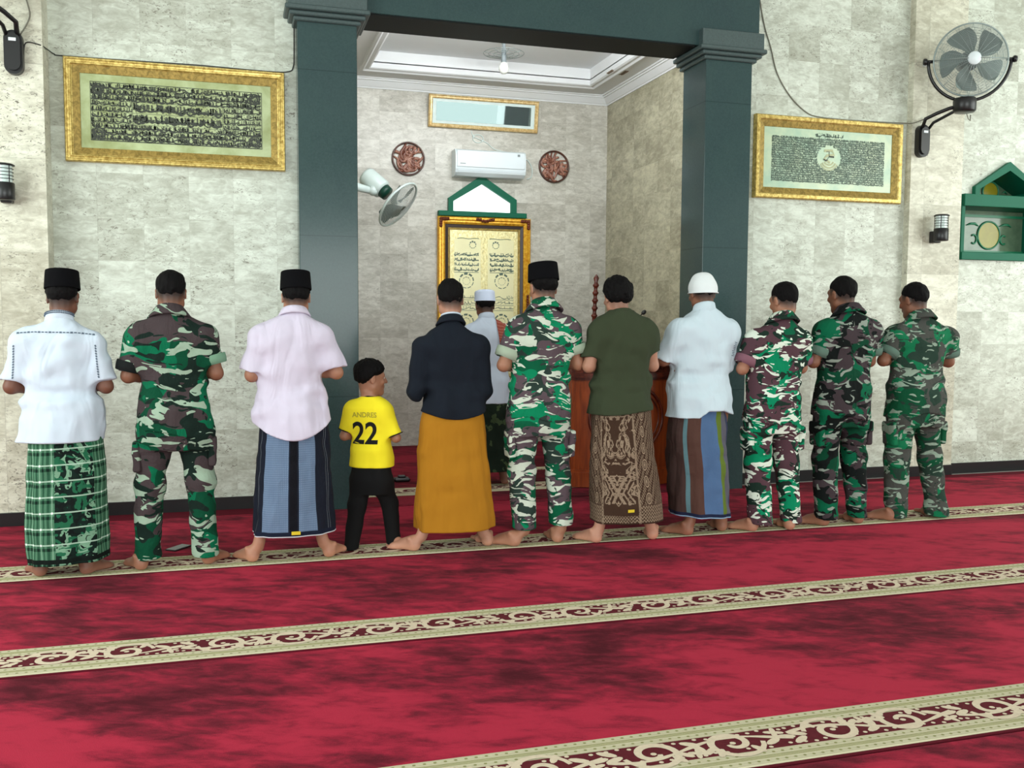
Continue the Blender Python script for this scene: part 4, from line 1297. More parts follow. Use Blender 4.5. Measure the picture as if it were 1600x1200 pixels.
        Q = np.concatenate(quads); Q = Q[(Q >= 0).all(1)]
        for _ in range(smooth):
            ea = np.concatenate([Q[:, i] for i in range(4)] + [Q[:, (i+1) % 4] for i in range(4)])
            eb = np.concatenate([Q[:, (i+1) % 4] for i in range(4)] + [Q[:, i] for i in range(4)])
            w = np.bincount(ea, minlength=n)
            M_ = np.stack([np.bincount(ea, weights=P[eb, d], minlength=n) for d in range(3)], 1)/np.maximum(w, 1)[:, None]
            P = P*0.4 + M_*0.6
        return P, Q

def np_mesh(name, P, Q, mat, parent, col=None):
    me = bpy.data.meshes.new(name)
    me.vertices.add(len(P)); me.vertices.foreach_set('co', np.ascontiguousarray(P, dtype=F4).ravel())
    me.loops.add(len(Q)*4); me.loops.foreach_set('vertex_index', np.ascontiguousarray(Q, dtype=np.int32).ravel())
    me.polygons.add(len(Q)); me.polygons.foreach_set('loop_start', np.arange(len(Q), dtype=np.int32)*4)
    me.polygons.foreach_set('use_smooth', np.ones(len(Q), bool))
    me.update(calc_edges=True); me.validate()
    if col is not None:
        a = me.color_attributes.new('tint', 'FLOAT_COLOR', 'POINT')
        a.data.foreach_set('color', np.concatenate([col, np.ones((len(col), 1))], 1).astype(F4).ravel())
    return link_mesh(name, me, mat, parent)

def vnoise(x, y, z, seed=0):
    """smooth value noise, numpy"""
    xi, yi, zi = np.floor(x).astype(np.int64), np.floor(y).astype(np.int64), np.floor(z).astype(np.int64)
    fx, fy, fz = x-xi, y-yi, z-zi
    fx, fy, fz = fx*fx*(3-2*fx), fy*fy*(3-2*fy), fz*fz*(3-2*fz)
    def h(a, b, c):
        q = (a*374761393 + b*668265263 + c*2147483647 + seed*974634777) & 0xffffffff
        q = ((q ^ (q >> 13))*1274126177) & 0xffffffff
        return ((q ^ (q >> 16)) & 0xffff)/65535.0 - 0.5
    r = 0
    for dx in (0, 1):
        for dy in (0, 1):
            for dz in (0, 1):
                r = r + h(xi+dx, yi+dy, zi+dz)*(fx if dx else 1-fx)*(fy if dy else 1-fy)*(fz if dz else 1-fz)
    return r

# ------------------------------------------------------------------ cloth, skin and hair materials
def skin_mat():
    t = NT('skin', 0.5, 0.4)
    n = t.noise(t.obj(), 60.0, 3.0)
    c = t.attr('tint')
    t.color(t.mix((n-0.4)*0.25, c, (0.20, 0.07, 0.04)))
    t.b.inputs['Subsurface Weight'].default_value = 0.04
    t.b.inputs['Subsurface Radius'].default_value = (0.02, 0.008, 0.004)
    t.bump(n, 0.06, 0.002)
    return t.m
M['skin'] = skin_mat()
def hair_mat():
    t = NT('black_hair', 0.7, 0.10)
    p = t.map(t.obj(), (1, 1, 0.35))
    n = t.noise(p, 240.0, 3.0, 0.7)
    t.color(t.mix(n, (0.0015, 0.0015, 0.002), (0.0075, 0.0065, 0.0065))); t.bump(n, 0.7, 0.004)
    return t.m
M['hair'] = hair_mat()
M['eye_white'] = plain('eye_white', (0.62, 0.58, 0.54), 0.2)
M['eye_dark'] = plain('dark_iris', (0.012, 0.006, 0.004), 0.1)

def cloth(name, c, var=0.06, fold=0.5, rough=0.9, weave=700.0, seed=0.0):
    t = NT(name, rough, 0.2)
    p = t.map(t.obj(), (1, 1, 1), (0, 0, 0), (seed, seed*2, seed*3))
    n = t.noise(t.map(p, (6, 6, 2.2)), 1.2, 2.0, 0.5, 1.0); w = t.noise(p, weave, 2.0)
    if isinstance(c, S): t.color(c)
    else: t.color(t.mix(n*0.6 + w*0.4, tuple(x*(1-var) for x in c), tuple(min(1, x*(1+var)) for x in c)))
    t.bump(n*1.6 + w*0.06, fold, 0.02)
    return t.m
M['white_shirt'] = cloth('white_cotton', L(200,212,226), 0.04, 0.7)
M['lilac_shirt'] = cloth('pale_lilac_cotton', L(206,198,216), 0.04, 0.7, seed=2)
M['koko_shirt'] = cloth('white_linen', L(200,216,226), 0.04, 0.8, seed=4)
M['imam_shirt'] = cloth('white_imam_cotton', L(196,206,222), 0.03, 0.5, seed=5)
M['navy_shirt'] = cloth('black_navy_cotton', L(20,26,36), 0.15, 0.5, seed=6)
M['olive_tee'] = cloth('dark_olive_jersey', L(54,62,44), 0.10, 0.4, seed=7)
M['yellow_jersey'] = cloth('bright_yellow_jersey', L(246,228,44), 0.05, 0.35, seed=8)
M['black_trim'] = cloth('black_trim', (0.012, 0.012, 0.012), 0.1, 0.1)
M['black_pants'] = cloth('black_jersey_pants', (0.006, 0.006, 0.0065), 0.2, 0.4, seed=9)
M['mustard'] = cloth('mustard_sarong_cloth', L(166,112,26), 0.08, 0.25, seed=10)
M['velvet'] = plain('black_velvet', (0.0035, 0.0035, 0.0045), 0.95, 0.1)
M['white_knit'] = cloth('white_knit', L(226,232,234), 0.04, 0.3, weave=300.0)
M['blue_white_cap'] = cloth('white_cap_cloth', L(214,224,246), 0.03, 0.1)
M['embroidery'] = plain('blue_grey_embroidery', L(86,100,116), 0.8)
M['label_yellow'] = plain('yellow_woven_label', L(214,186,30), 0.7)

def camo(name, seed, green=(0.006,0.17,0.088), brown=(0.060,0.042,0.046), pale=(0.46,0.53,0.43), dark=(0.010,0.026,0.020), size=1.0, pk=0.5):
    t = NT(name, 0.9, 0.2)
    p = t.map(t.obj(), (1, 1, 1), (0, 0, 0), (seed*3.1, seed*1.7, seed*2.3))
    wob = t.noise(p, 5.0, 2.0, 0.5, 0.0, True)
    q = t.vm('ADD', p, t.vm('MULTIPLY', t.vm('SUBTRACT', wob, (0.5, 0.5, 0.5)), (0.16, 0.16, 0.12)))
    a = t.noise(t.map(q, (6.4*size, 6.4*size, 8.6*size), (0, 0.35, 0)), 1.0, 1.5, 0.45, 0.5)
    b = t.noise(t.map(q, (7.2*size, 7.2*size, 9.6*size), (0, -0.5, 0), (4.1, 2.2, 9.0)), 1.0, 1.5, 0.45, 0.4)
    c = t.noise(t.map(q, (6.6*size, 6.6*size, 20.0*size), (0.2, 0.75, 0), (1.3, 7.7, 3.0)), 1.0, 1.2, 0.5, 0.5)
    d = t.noise(t.map(q, (9.0*size, 9.0*size, 26.0*size), (0.1, -0.6, 0), (8.0, 1.0, 5.0)), 1.0, 1.5, 0.5, 1.3)
    g2 = t.noise(p, 3.0, 2.0)
    base = t.mix(g2.gt(0.47), tuple(x*0.45 for x in green), green)
    col = t.mix(a.gt(0.482), base, brown)
    col = t.mix((b.gt(0.575)), col, dark)
    # pale brush strokes: thin bands along level lines, only here and there
    st = c.gt(pk+0.106)
    st2 = (d.gt(0.605)) * ((a-0.482).abs().lt(0.085))
    col = t.mix(st.max(st2), col, pale)
    ed = (d.lt(0.40)) * ((a-0.5).abs().lt(0.07))
    col = t.mix(ed, col, dark)
    t.color(col)
    n = t.noise(t.map(p, (7, 7, 4)), 1.5, 4.0, 0.6, 0.8); w = t.noise(p, 600.0, 2.0)
    t.bump(n*1.7 + w*0.05, 0.5, 0.02)
    return t.m

def uS(fx, ang=0.0):
    """u of a sarong point that lies at the fraction fx of the width seen from a direction turned by ang"""
    return 0.25 + math.acos(max(-1, min(1, 1-2*fx)))/(2*PI) - ang/(2*PI)

def sarong_base(name):
    t = NT(name, 0.9, 0.2)
    x, y, z = t.xyz(t.uv())
    return t, x, y
def sarong_finish(t, col, fold=0.35):
    t.color(col)
    n = t.noise(t.map(t.obj(), (6, 6, 5)), 1.4, 4.0, 0.6, 1.0); w = t.noise(t.obj(), 600.0, 2.0)
    t.bump(n*1.5 + w*0.05, fold, 0.02)
    return t.m
def band(x, a, b): return x.gt(a)*x.lt(b)

def mat_plaid():
    t, u, v = sarong_base('green_plaid_sarong_cloth')
    g = t.noise(t.obj(), 300.0, 2.0)
    base = t.mix(g, L(60,104,80), L(84,128,100))
    hf = ((v+0.012)/0.085).fract(); uf = ((u-0.018)/0.052).fract()
    dk = band(hf, 0.10, 0.30).max(band(hf, 0.62, 0.80)*0.0); du = band(uf, 0.16, 0.42).max(band(uf, 0.80, 0.95))
    col = t.mix(dk*0.75, base, L(16,58,40)); col = t.mix(du*0.75, col, L(16,62,42)); col = t.mix((dk*du)*0.9, col, L(4,26,18))
    # dark head panel with broken pale leaves
    wv = t.noise(t.map(t.obj(), (11, 11, 8)), 1.0, 2.0, 0.5, 1.2); wv2 = t.noise(t.map(t.obj(), (16, 16, 22), (0, 0.5, 0)), 1.0, 2.0, 0.5, 1.0)
    pan = t.mix(wv.gt(0.53), L(10,30,24), L(112,150,124)); pan = t.mix(wv2.gt(0.56), pan, L(30,92,64)); pan = t.mix(wv2.lt(0.41), pan, L(8,18,16))
    inp = band(u, uS(0.42), uS(0.86))
    col = t.mix(inp, col, pan)
    col = t.mix(band(hf, 0.44, 0.53)*0.85, col, L(164,192,172)); col = t.mix(band(uf, 0.55, 0.63)*(1.0-inp)*0.5, col, L(150,190,162))
    col = t.mix(band(hf, 0.42, 0.55)*band(uf, 0.52, 0.66)*(1.0-inp), col, L(236,246,238))
    col = t.mix(band(v, 0.012, 0.036), col, L(6,16,12))
    return sarong_finish(t, col)
def mat_blue():
    t, u, v = sarong_base('blue_grey_sarong_cloth')
    th = (u*900.0).sin()*0.5+0.5; tv = (v*500.0).sin()*0.5+0.5
    n = t.noise(t.map(t.obj(), (30, 30, 8)), 1.0, 3.0)
    lt = t.mix(th*tv*0.6 + n*0.3, L(84,104,132), L(128,146,170))
    nv = t.mix(th*0.5, L(16,20,32), L(28,34,50))
    m = band(u, uS(0.13), uS(0.44)).max(band(u, uS(0.53), uS(0.74)))
    col = t.mix(m, nv, lt)
    col = t.mix(band(u, uS(0.455), uS(0.515))*1.0, col, L(10,10,18))
    for f in (0.905, 0.93, 0.06): col = t.mix(band(u, uS(f)-0.0012, uS(f)+0.0012)*0.7, col, L(120,128,136))
    col = t.mix(v.lt(0.03), col, L(20,26,44)); col = t.mix(v.lt(0.006), col, L(220,226,232))
    return sarong_finish(t, col)
def mat_batik():
    A = math.radians(24)
    t, u, v = sarong_base('brown_batik_sarong_cloth')
    uc = uS(0.47, A); du = (u-uc).abs()
    dn, lt = L(66,46,34), L(150,130,110)
    th = t.noise(t.obj(), 260.0, 3.0)
    base = t.mix(th, tuple(x*0.7 for x in dn), dn)
    # mirrored leaf and flower figures in the middle panel
    p = t.vec(du*14.0, v*9.0, 0.0)
    f1 = t.noise(p, 1.05, 3.0, 0.55, 1.6); f2 = t.voro(t.vec(du*30.0, v*18.0, 0.0), 0.6)
    petals = ((f1-0.52).abs().lt(0.035)).max(f1.gt(0.60))
    petals = petals*(f2.gt(0.16))
    rays = ((((v-0.20)*20.0).abs() - (du*46.0)).abs().fract().lt(0.40)) * band(v, 0.13, 0.30) * du.lt(0.075)
    mid = petals.max(rays)*band(v, 0.115, 0.9)
    # side panels: rings, rays and slanting keys
    fr = (v/0.105).fract() - 0.5; sx = (du-0.135)*22.0*0.5
    rr = ((fr*fr*1.0) + (sx*sx*5.0)).pow(0.5)
    rings = band(rr, 0.26, 0.36).max(rr.lt(0.11)).max(band(rr, 0.15, 0.20))
    dg = ((v*34.0 + du*120.0)).fract().lt(0.42); keys = dg*(rr.gt(0.42))*(((v*11.0 - du*40.0)).fract().gt(0.35))
    side = rings.max(keys)
    insd = du.gt(0.092)
    fig = mid*(1.0-insd) + side*insd
    line = band(du, 0.083, 0.092)
    # woven border rows above the hem
    zz = ((u*74.0).pingpong(0.5)); rows_ = ((v*46.0) + zz*1.7).fract().lt(0.48)*v.lt(0.115)*v.gt(0.01)
    side_rows = rows_*(insd.max(v.lt(0.055)))
    fig = (fig*(v.gt(0.06)*(1.0-insd) + insd*v.gt(0.118)) ).max(side_rows).max(line*0.8)
    brk = t.noise(t.obj(), 120.0, 2.0).gt(0.36)
    col = t.mix(fig*brk*0.85, base, lt)
    return sarong_finish(t, col)
def mat_striped():
    A = math.radians(30)
    t, u, v = sarong_base('striped_sarong_cloth')
    w = u + (t.noise(t.vec(v*3.0, 0.3, 0.0), 1.0, 1.0)-0.5)*0.03
    th = t.noise(t.obj(), 400.0, 2.0)
    st = [(0.0, L(64,44,40)), (uS(0.04, A), L(70,50,46)), (uS(0.34, A), L(92,128,136)), (uS(0.43, A), L(82,54,46)), (uS(0.66, A), L(78,108,148)), (uS(0.86, A), L(96,118,40)), (uS(0.93, A), L(92,92,104)), (uS(0.985, A), L(60,70,100)), (0.9, L(64,44,40))]
    col = t.ramp(w, st, 'CONSTANT')
    col = t.mix(th*0.25, col, (0.05, 0.04, 0.04))
    col = t.mix(v.lt(0.028), col, L(26,34,60)); col = t.mix(v.lt(0.007), col, L(150,190,220))
    return sarong_finish(t, col)
def mat_imam():
    t, u, v = sarong_base('dark_green_sarong_cloth')
    n = t.noise(t.map(t.obj(), (12, 12, 12)), 1.0, 3.0)
    col = t.mix(n.gt(0.6), L(18,30,20), L(58,72,46))
    return sarong_finish(t, col)
M['sarong_plaid'] = mat_plaid(); M['sarong_blue'] = mat_blue(); M['sarong_batik'] = mat_batik(); M['sarong_striped'] = mat_striped(); M['sarong_imam'] = mat_imam()

# ------------------------------------------------------------------ person builder
SK = {'brown': (0.235, 0.098, 0.056), 'tan': (0.36, 0.165, 0.100), 'dark': (0.165, 0.066, 0.040), 'light': (0.42, 0.205, 0.135)}

def lerp(a, b, t): return tuple(a[i] + (b[i]-a[i])*t for i in range(len(a)))

def hand(V, wrist, d, n, up, s, spread=1.0):
    """palm, four bent fingers of unequal length and a thumb; d = towards the finger tips, n = out of the palm, up = thumb side"""
    w, d, n, up = (np.array(x, float) for x in (wrist, d, n, up))
    d /= np.linalg.norm(d); n /= np.linalg.norm(n); up = up - d*(up@d); up /= np.linalg.norm(up)
    R = np.stack([d, up, n], 1)
    V.cone(w, w+d*0.03*s, 0.024*s, 0.023*s, 0.012)
    V.ell(w+d*0.055*s, (0.050*s, 0.041*s, 0.0155*s), R, 0.012)
    for k, (o, ln) in enumerate(((0.030, 0.92), (0.010, 1.0), (-0.010, 0.94), (-0.029, 0.76))):
        a = w + d*0.092*s + up*o*s
        b = a + (d*0.036 + n*0.010 + up*o*0.15)*s*ln
        c = b + (d*0.020 + n*0.020)*s*ln
        e = c + (d*0.006 + n*0.020)*s*ln
        V.cone(a-d*0.02*s, b, 0.0095*s, 0.0088*s, 0.004); V.cone(b, c, 0.0088*s, 0.0082*s, 0.003); V.cone(c, e, 0.0082*s, 0.0070*s, 0.003)
    a = w + (d*0.028 + up*0.030)*s
    b = a + (d*0.030 + up*0.026 + n*0.010)*s
    c = b + (d*0.028 + up*0.004 + n*0.008)*s
    V.cone(a, b, 0.013*s, 0.0105*s, 0.008); V.cone(b, c, 0.0102*s, 0.0082*s, 0.004)

def foot(V, h, ang, s, side):
    """heel point h on the floor, toes towards ang (0 = +y, positive = to the right)"""
    f = np.array((math.sin(ang), math.cos(ang), 0.0)); r = np.array((math.cos(ang), -math.sin(ang), 0.0)); z = np.array((0, 0, 1.0))
    h = np.array((h[0], h[1], 0.0)); inn = -side*r       # big toe side
    V.ell(h+f*0.038*s+z*0.031*s, (0.032*s, 0.038*s, 0.034*s), np.stack([r, f, z], 1), 0.02)
    V.cone(h+f*0.050*s+z*0.060*s, h+f*0.15*s+inn*0.014*s+z*0.032*s, 0.036*s, 0.026*s, 0.02)
    V.cone(h+f*0.050*s+z*0.035*s, h+f*0.165*s-inn*0.018*s+z*0.020*s, 0.032*s, 0.021*s, 0.02)
    V.cone(h+f*0.14*s+inn*0.022*s+z*0.024*s, h+f*0.182*s-inn*0.026*s+z*0.018*s, 0.026*s, 0.019*s, 0.02)
    for k, (o, l0, l1, rr) in enumerate(((0.030, 0.19, 0.238, 0.0135), (0.010, 0.19, 0.240, 0.0105), (-0.006, 0.188, 0.230, 0.0098), (-0.021, 0.182, 0.217, 0.0092), (-0.035, 0.172, 0.202, 0.0085))):
        V.cone(h+f*l0*s+inn*o*s+z*0.018*s, h+f*l1*s+inn*o*1.05*s+z*0.011*s, rr*s*1.15, rr*s, 0.007)
    for sd in (-1, 1): V.ell(h+f*0.055*s+r*sd*0.030*s+z*0.078*s, (0.012*s, 0.015*s, 0.015*s), None, 0.015)

def rows_of(p, extra=0.0):
    """torso cross-sections (z, xc, yc, half width, half depth)"""
    return [(z, xc, yc, a+extra, b+extra) for (z, xc, yc, a, b) in p['rows']]

def person(p):
    H = p['H']; s = H/1.68
    root = empty('person', (p['x'], p['y'], 0.0034), p.get('rz', 0.0))
    tag(root, p['label'], 'person', p.get('group'))
    sk = np.array(SK[p.get('skin', 'brown')])
    hs = p.get('hs', s*1.0)
    hc = np.array((p['hx'], p.get('hy', 0.055)*s, H-0.121*hs))
    Rh = Matrix.Rotation(p.get('yaw', 0.0), 3, 'Z') @ Matrix.Rotation(p.get('roll', 0.0), 3, 'Y') @ Matrix.Rotation(-p.get('nod', 0.14), 3, 'X')
    Rn = np.array(Rh)
    hp = lambda x, y, z: hc + Rn @ np.array((x, y, z))*hs
    V = Vol((-0.52, -0.26, -0.012), (0.52, 0.42, H+0.012), p.get('res', 0.0058))
    # --- trunk, slightly inside the clothes
    V.table([(z_, x_, y_, a_-(0.030 if z_ < 0.6*H else 0.0), b_-(0.030 if z_ < 0.6*H else 0.0)) for (z_, x_, y_, a_, b_) in p['rows'] if z_ > 0.50*H], 0.03, p.get('inset', 0.034))
    V.ell((p['hipx'], 0.0, 0.53*H), (0.150*s, 0.100*s, 0.105*s), None, 0.05)
    nb = np.array((p['nx'], 0.0, p['nz']))
    neck_top = hp(0, -0.030, -0.055)
    V.cone(nb + np.array((0, 0.012*s, -0.05)), neck_top, 0.053*s, 0.052*hs, 0.03)
    # --- head
    def he(c, r, k=0.015, op='u', rot=None):
        R = Rn if rot is None else Rn @ np.array(rot)
        V.ell(hp(*c), tuple(x*hs for x in r), R, k*hs, op)
    def hcone(a, b, ra, rb, k=0.012, op='u'): V.cone(hp(*a), hp(*b), ra*hs, rb*hs, k*hs, op)
    he((0, -0.012, 0.030), (0.0765, 0.096, 0.091), 0.03)
    he((0, 0.026, -0.020), (0.063, 0.068, 0.088), 0.03)
    hcone((-0.046, 0.005, -0.060), (0, 0.070, -0.094), 0.024, 0.021, 0.03); hcone((0.046, 0.005, -0.060), (0, 0.070, -0.094), 0.024, 0.021, 0.03)
    hcone((-0.040, 0.076, 0.028), (0.040, 0.076, 0.028), 0.012, 0.012, 0.02)
    hcone((0, 0.092, 0.018), (0, 0.112, -0.022), 0.0085, 0.0125, 0.012)
    for q in (-1, 1):
        he((q*0.012, 0.101, -0.026), (0.008, 0.009, 0.007), 0.006)
        he((q*0.031, 0.099, 0.008), (0.017, 0.011, 0.010), 0.010, 'c')
        he((q*0.042, 0.074, -0.022), (0.018, 0.014, 0.015), 0.02)
    hcone((-0.020, 0.090, -0.050), (0.020, 0.090, -0.050), 0.0065, 0.0065, 0.008); hcone((-0.015, 0.089, -0.061), (0.015, 0.089, -0.061), 0.0075, 0.0075, 0.008)
    for q in (-1, 1):
        ra = np.array(Matrix.Rotation(q*-0.35, 3, 'Z') @ Matrix.Rotation(-0.15, 3, 'X'))
        he((q*0.079, -0.008, -0.004), (0.0085, 0.019, 0.032), 0.007, 'u', ra)
        he((q*0.086, 0.000, -0.004), (0.004, 0.010, 0.018), 0.006, 'c', ra)
    # --- arms
    for sd, key in ((-1, 'L'), (1, 'R')):
        sh, el, wr = [np.array(v) for v in p['arm'+key]]
        V.cone(sh, lerp(sh, el, 0.5), 0.052*s, 0.044*s, 0.03); V.cone(lerp(sh, el, 0.5), el, 0.044*s, 0.037*s, 0.02)
        V.ell(lerp(sh, el, 0.12) , (0.056*s, 0.056*s, 0.065*s), None, 0.03)
        mid = lerp(el, wr, 0.35)
        V.cone(el, mid, 0.038*s, 0.040*s, 0.02); V.cone(mid, wr, 0.040*s, 0.025*s, 0.02)
        d = np.array((-sd*1.0, 0.10, -0.12 if sd > 0 else -0.05)); n = np.array((0.0, -1.0, 0.05)); up = np.array((0, 0.1, 1.0))
        hand(V, wr, d, n, up, s)
    # --- legs and feet
    for sd, key in ((-1, 'L'), (1, 'R')):
        hx, hy = p['heel'+key]; ang = p['toe'+key]
        fdir = np.array((math.sin(ang), math.cos(ang), 0))
        ank = np.array((hx, hy, 0.0)) + fdir*0.042*s*np.array((0.55, 1, 0)) + np.array((0, 0, 0.085*s))
        hip = np.array((p['hipx'] + sd*0.088*s, 0.0, 0.52*H)); kn = np.array(p['knee'+key]) if 'knee'+key in p else np.array((p['hipx'] + 0.55*(hx-p['hipx']), -0.004, 0.275*H))
        if 'legr' not in p: ank[0] = p['hipx'] + (ank[0]-p['hipx'])*p.get('ankk', 0.93)
        if 'ank'+key in p: ank = np.array(p['ank'+key])
        lr = s*p.get('legr', 1.0)
        V.cone(hip, kn, 0.080*lr, 0.050*lr, 0.03)
        cf = lerp(kn, ank, 0.32) + np.array((0, -0.016*s, 0))
        V.cone(kn, cf, 0.048*lr, 0.051*lr, 0.03); V.cone(cf, lerp(kn, ank, 0.72), 0.051*lr, 0.036*lr, 0.03); V.cone(lerp(kn, ank, 0.72), ank, 0.036*lr, 0.032*s, 0.02)
        V.cone(ank + np.array((0, 0, 0.03*s)) - fdir*0.012*s, np.array((hx, hy, 0)) + fdir*0.030*s + np.array((0, 0, 0.04*s)), 0.027*s, 0.028*s, 0.02)
        foot(V, (hx, hy), ang, s, sd)
    V.below(0.001)
    P, Q = V.mesh(1)
    # skin tint: paler soles, lips, stubble round the hair
    q = (P - hc) @ Rn / hs
    col = np.tile(sk, (len(P), 1)).astype(float)
    def mixc(c, w): 
        nonlocal col
        w = np.clip(w, 0, 1)[:, None]; col = col*(1-w) + np.array(c)*w
    pink = np.minimum(1, sk*1.35 + np.array((0.17, 0.085, 0.065)))
    mixc(pink, np.clip((0.050*s - P[:, 2])/(0.04*s), 0, 1)*0.9)
    ank_m = np.clip((0.30 - P[:, 2])/0.1, 0, 1); mixc(np.minimum(1, sk*1.25 + np.array((0.06, 0.03, 0.022))), ank_m*0.4)
    hands_ = (np.abs(P[:, 0]) < 0.14) & (P[:, 1] > 0.16) & (P[:, 2] < 0.75*H)
    mixc(np.minimum(1, sk*1.1), hands_*0.5)
    lip = (np.abs(q[:, 0]) < 0.021) & (q[:, 1] > 0.084) & (np.abs(q[:, 2]+0.055) < 0.0105)
    mixc((0.24, 0.075, 0.065), lip*0.45)
    brow = (np.abs(np.abs(q[:, 0])-0.032) < 0.020) & (q[:, 1] > 0.066) & (np.abs(q[:, 2]-0.031-0.004*np.cos((np.abs(q[:, 0])-0.03)*80)) < 0.0052)
    mixc((0.012, 0.009, 0.008), brow*0.9)
    inhead = (np.abs(q[:, 0]) < 0.081) & (q[:, 2] > -0.12)
    zl = np.interp(q[:, 1], [-0.12, -0.07, -0.03, 0.0, 0.045, 0.07, 0.1], p['hairline'])
    mixc((0.016, 0.012, 0.011), inhead*np.clip((q[:, 2]-zl+0.045)/0.050, 0, 1)**0.62*(q[:, 1] < 0.045)*(np.abs(q[:, 0]) < 0.079)*p.get('stubble', 0.95))
    np_mesh('body', P, Q, M['skin'], root, col)
    # --- eyes
    for q_ in (-1, 1):
        b = MB(); n_ = 14
        c = Vector(hp(q_*0.031, 0.0805, 0.008)); r = 0.0112*hs
        b.sphere((0, 0, 0), r, n_)
        fr_ = Rh @ Vector((0, 1, 0))
        b.mi = [1 if (sum((Vector(b.v[i]) for i in f), Vector())/len(f)).normalized().dot(fr_) > 0.86 else 0 for f in b.f]
        b.v = [tuple(Vector(v)+c) for v in b.v]
        b.build('eye', [M['eye_white'], M['eye_dark']], root)
    # --- hair
    HV = Vol((-0.13, -0.16, -0.12), (0.13, 0.14, 0.17), 0.0042)
    t_top, t_side = p.get('caphair', (0.003, 0.007)) if p.get('capped') else p.get('hair', (0.010, 0.006))
    X, Y, Z = HV.ax[0][:, None, None], HV.ax[1][None, :, None], HV.ax[2][None, None, :]
    def ellf(c, r):
        x, y, z = X-c[0], Y-c[1], Z-c[2]
        k0 = np.sqrt((x/r[0])**2+(y/r[1])**2+(z/r[2])**2); k1 = np.sqrt((x/r[0]**2)**2+(y/r[1]**2)**2+(z/r[2]**2)**2)+1e-6
        return k0*(k0-1)/k1
    d = np.minimum(ellf((0, -0.012, 0.030), (0.0765, 0.096, 0.091)), ellf((0, 0.026, -0.020), (0.063, 0.068, 0.088)))
    th = t_side + (t_top-t_side)*np.clip((Z-0.03)/0.06, 0, 1)
    zl = np.interp(HV.ax[1], [-0.12, -0.07, -0.03, 0.0, 0.045, 0.07, 0.1], p['hairline'])[None, :, None]
    tl = 0.04 if p.get('capped') else p.get('taper', 0.085); tp = np.clip((Z - zl)/tl, 0, 1); d = d - th*(0.20+0.80*tp) + 0.0*X
    g = (zl - Z)*0.8
    k = 0.012; h = np.clip(0.5-0.5*(g-d)/k, 0, 1); d2 = g*(1-h) + d*h + k*h*(1-h)
    HV.F = d2.astype(F4)
    am = p.get('hair_rough', 0.003)
    HV.wrinkle(lambda x, y, z: am*2.2*vnoise(x*45, y*45, z*28, p['seed']) + am*2.0*vnoise(x*70, y*70, z*16, p['seed']+7) + am*1.4*vnoise(x*120, y*120, z*70, p['seed']+1))
    P, Q = HV.mesh(1)
    np_mesh('hair', (P*hs) @ Rn.T + hc, Q, M['hair'], root)
    return root, dict(H=H, s=s, hs=hs, hc=hc, Rh=Rh, nb=nb, sk=sk)

def finish(mbo, c, parent, name, mat):
    """place a mesh built in head space"""
    mbo.v = [tuple(Vector(c['hc']) + c['Rh'] @ (Vector(v)*c['hs'])) for v in mbo.v]
    return mbo.build(name, mat, parent)

def peci(root, c, h=0.104, z0=0.044):
    b = MB(); n = 40; vs = []; fs = []
    prof = [(1.0, 0.0), (1.012, 0.004), (0.995, 0.03), (0.965, h*0.7), (0.945, h-0.006), (0.925, h)]
    for (k, z) in prof:
        for i in range(n):
            a = 2*PI*i/n; vs.append((0.0915*k*math.cos(a), -0.010+0.113*k*math.sin(a), z0+z))
    for j in range(len(prof)-1):
        for i in range(n): fs.append((j*n+i, j*n+(i+1) % n, (j+1)*n+(i+1) % n, (j+1)*n+i))
    # folded top: a shallow valley along the cap
    m = len(vs); rings = 5
    for r in range(1, rings+1):
        k = 0.925*(1-r/rings)
        for i in range(n):
            a = 2*PI*i/n; x = 0.0915*k*math.cos(a); y = -0.010+0.113*k*math.sin(a)
            vs.append((x, y, z0+h-0.016*math.exp(-(x/0.016)**2)*(1-(k/0.925)**4)-0.002*(1-k)))
    base = (len(prof)-1)*n
    for r in range(rings):
        o0 = base if r == 0 else m+(r-1)*n; o1 = m+r*n
        for i in range(n): fs.append((o0+i, o0+(i+1) % n, o1+(i+1) % n, o1+i))
    b.add(vs, fs, True)
    return finish(b, c, root, 'cap', M['velvet'])

def dome_cap(root, c, mat, z0, h, flat, rx=0.0895, ry=0.109):
    b = MB(); n = 44; m = 16; vs = []; fs = []
    for j in range(m+1):
        t = j/m
        if flat: k, z = (1-0.05*t, h*0.80*t/0.55) if t < 0.55 else (0.95*math.cos((t-0.55)/0.45*PI/2)**0.75, h*(0.80+0.20*math.sin((t-0.55)/0.45*PI/2)))
        else: k, z = math.cos(t*PI/2)**0.62*(0.965+0.06*math.sin(min(1, t*2.2)*PI)), h*math.sin(t*PI/2)
        for i in range(n):
            a = 2*PI*i/n; vs.append((rx*k*math.cos(a), -0.010+ry*k*math.sin(a), z0+z+0.012*math.sin(a)*(1-t)))
    for j in range(m):
        for i in range(n): fs.append((j*n+i, j*n+(i+1) % n, (j+1)*n+(i+1) % n, (j+1)*n+i))
    b.add(vs, fs, True)
    b.tube([(rx*1.005*math.cos(2*PI*i/40), -0.010+ry*1.005*math.sin(2*PI*i/40), z0+0.002+0.012*math.sin(2*PI*i/40)) for i in range(40)], 0.0035, 6, closed=True)
    return finish(b, c, root, 'cap', mat)

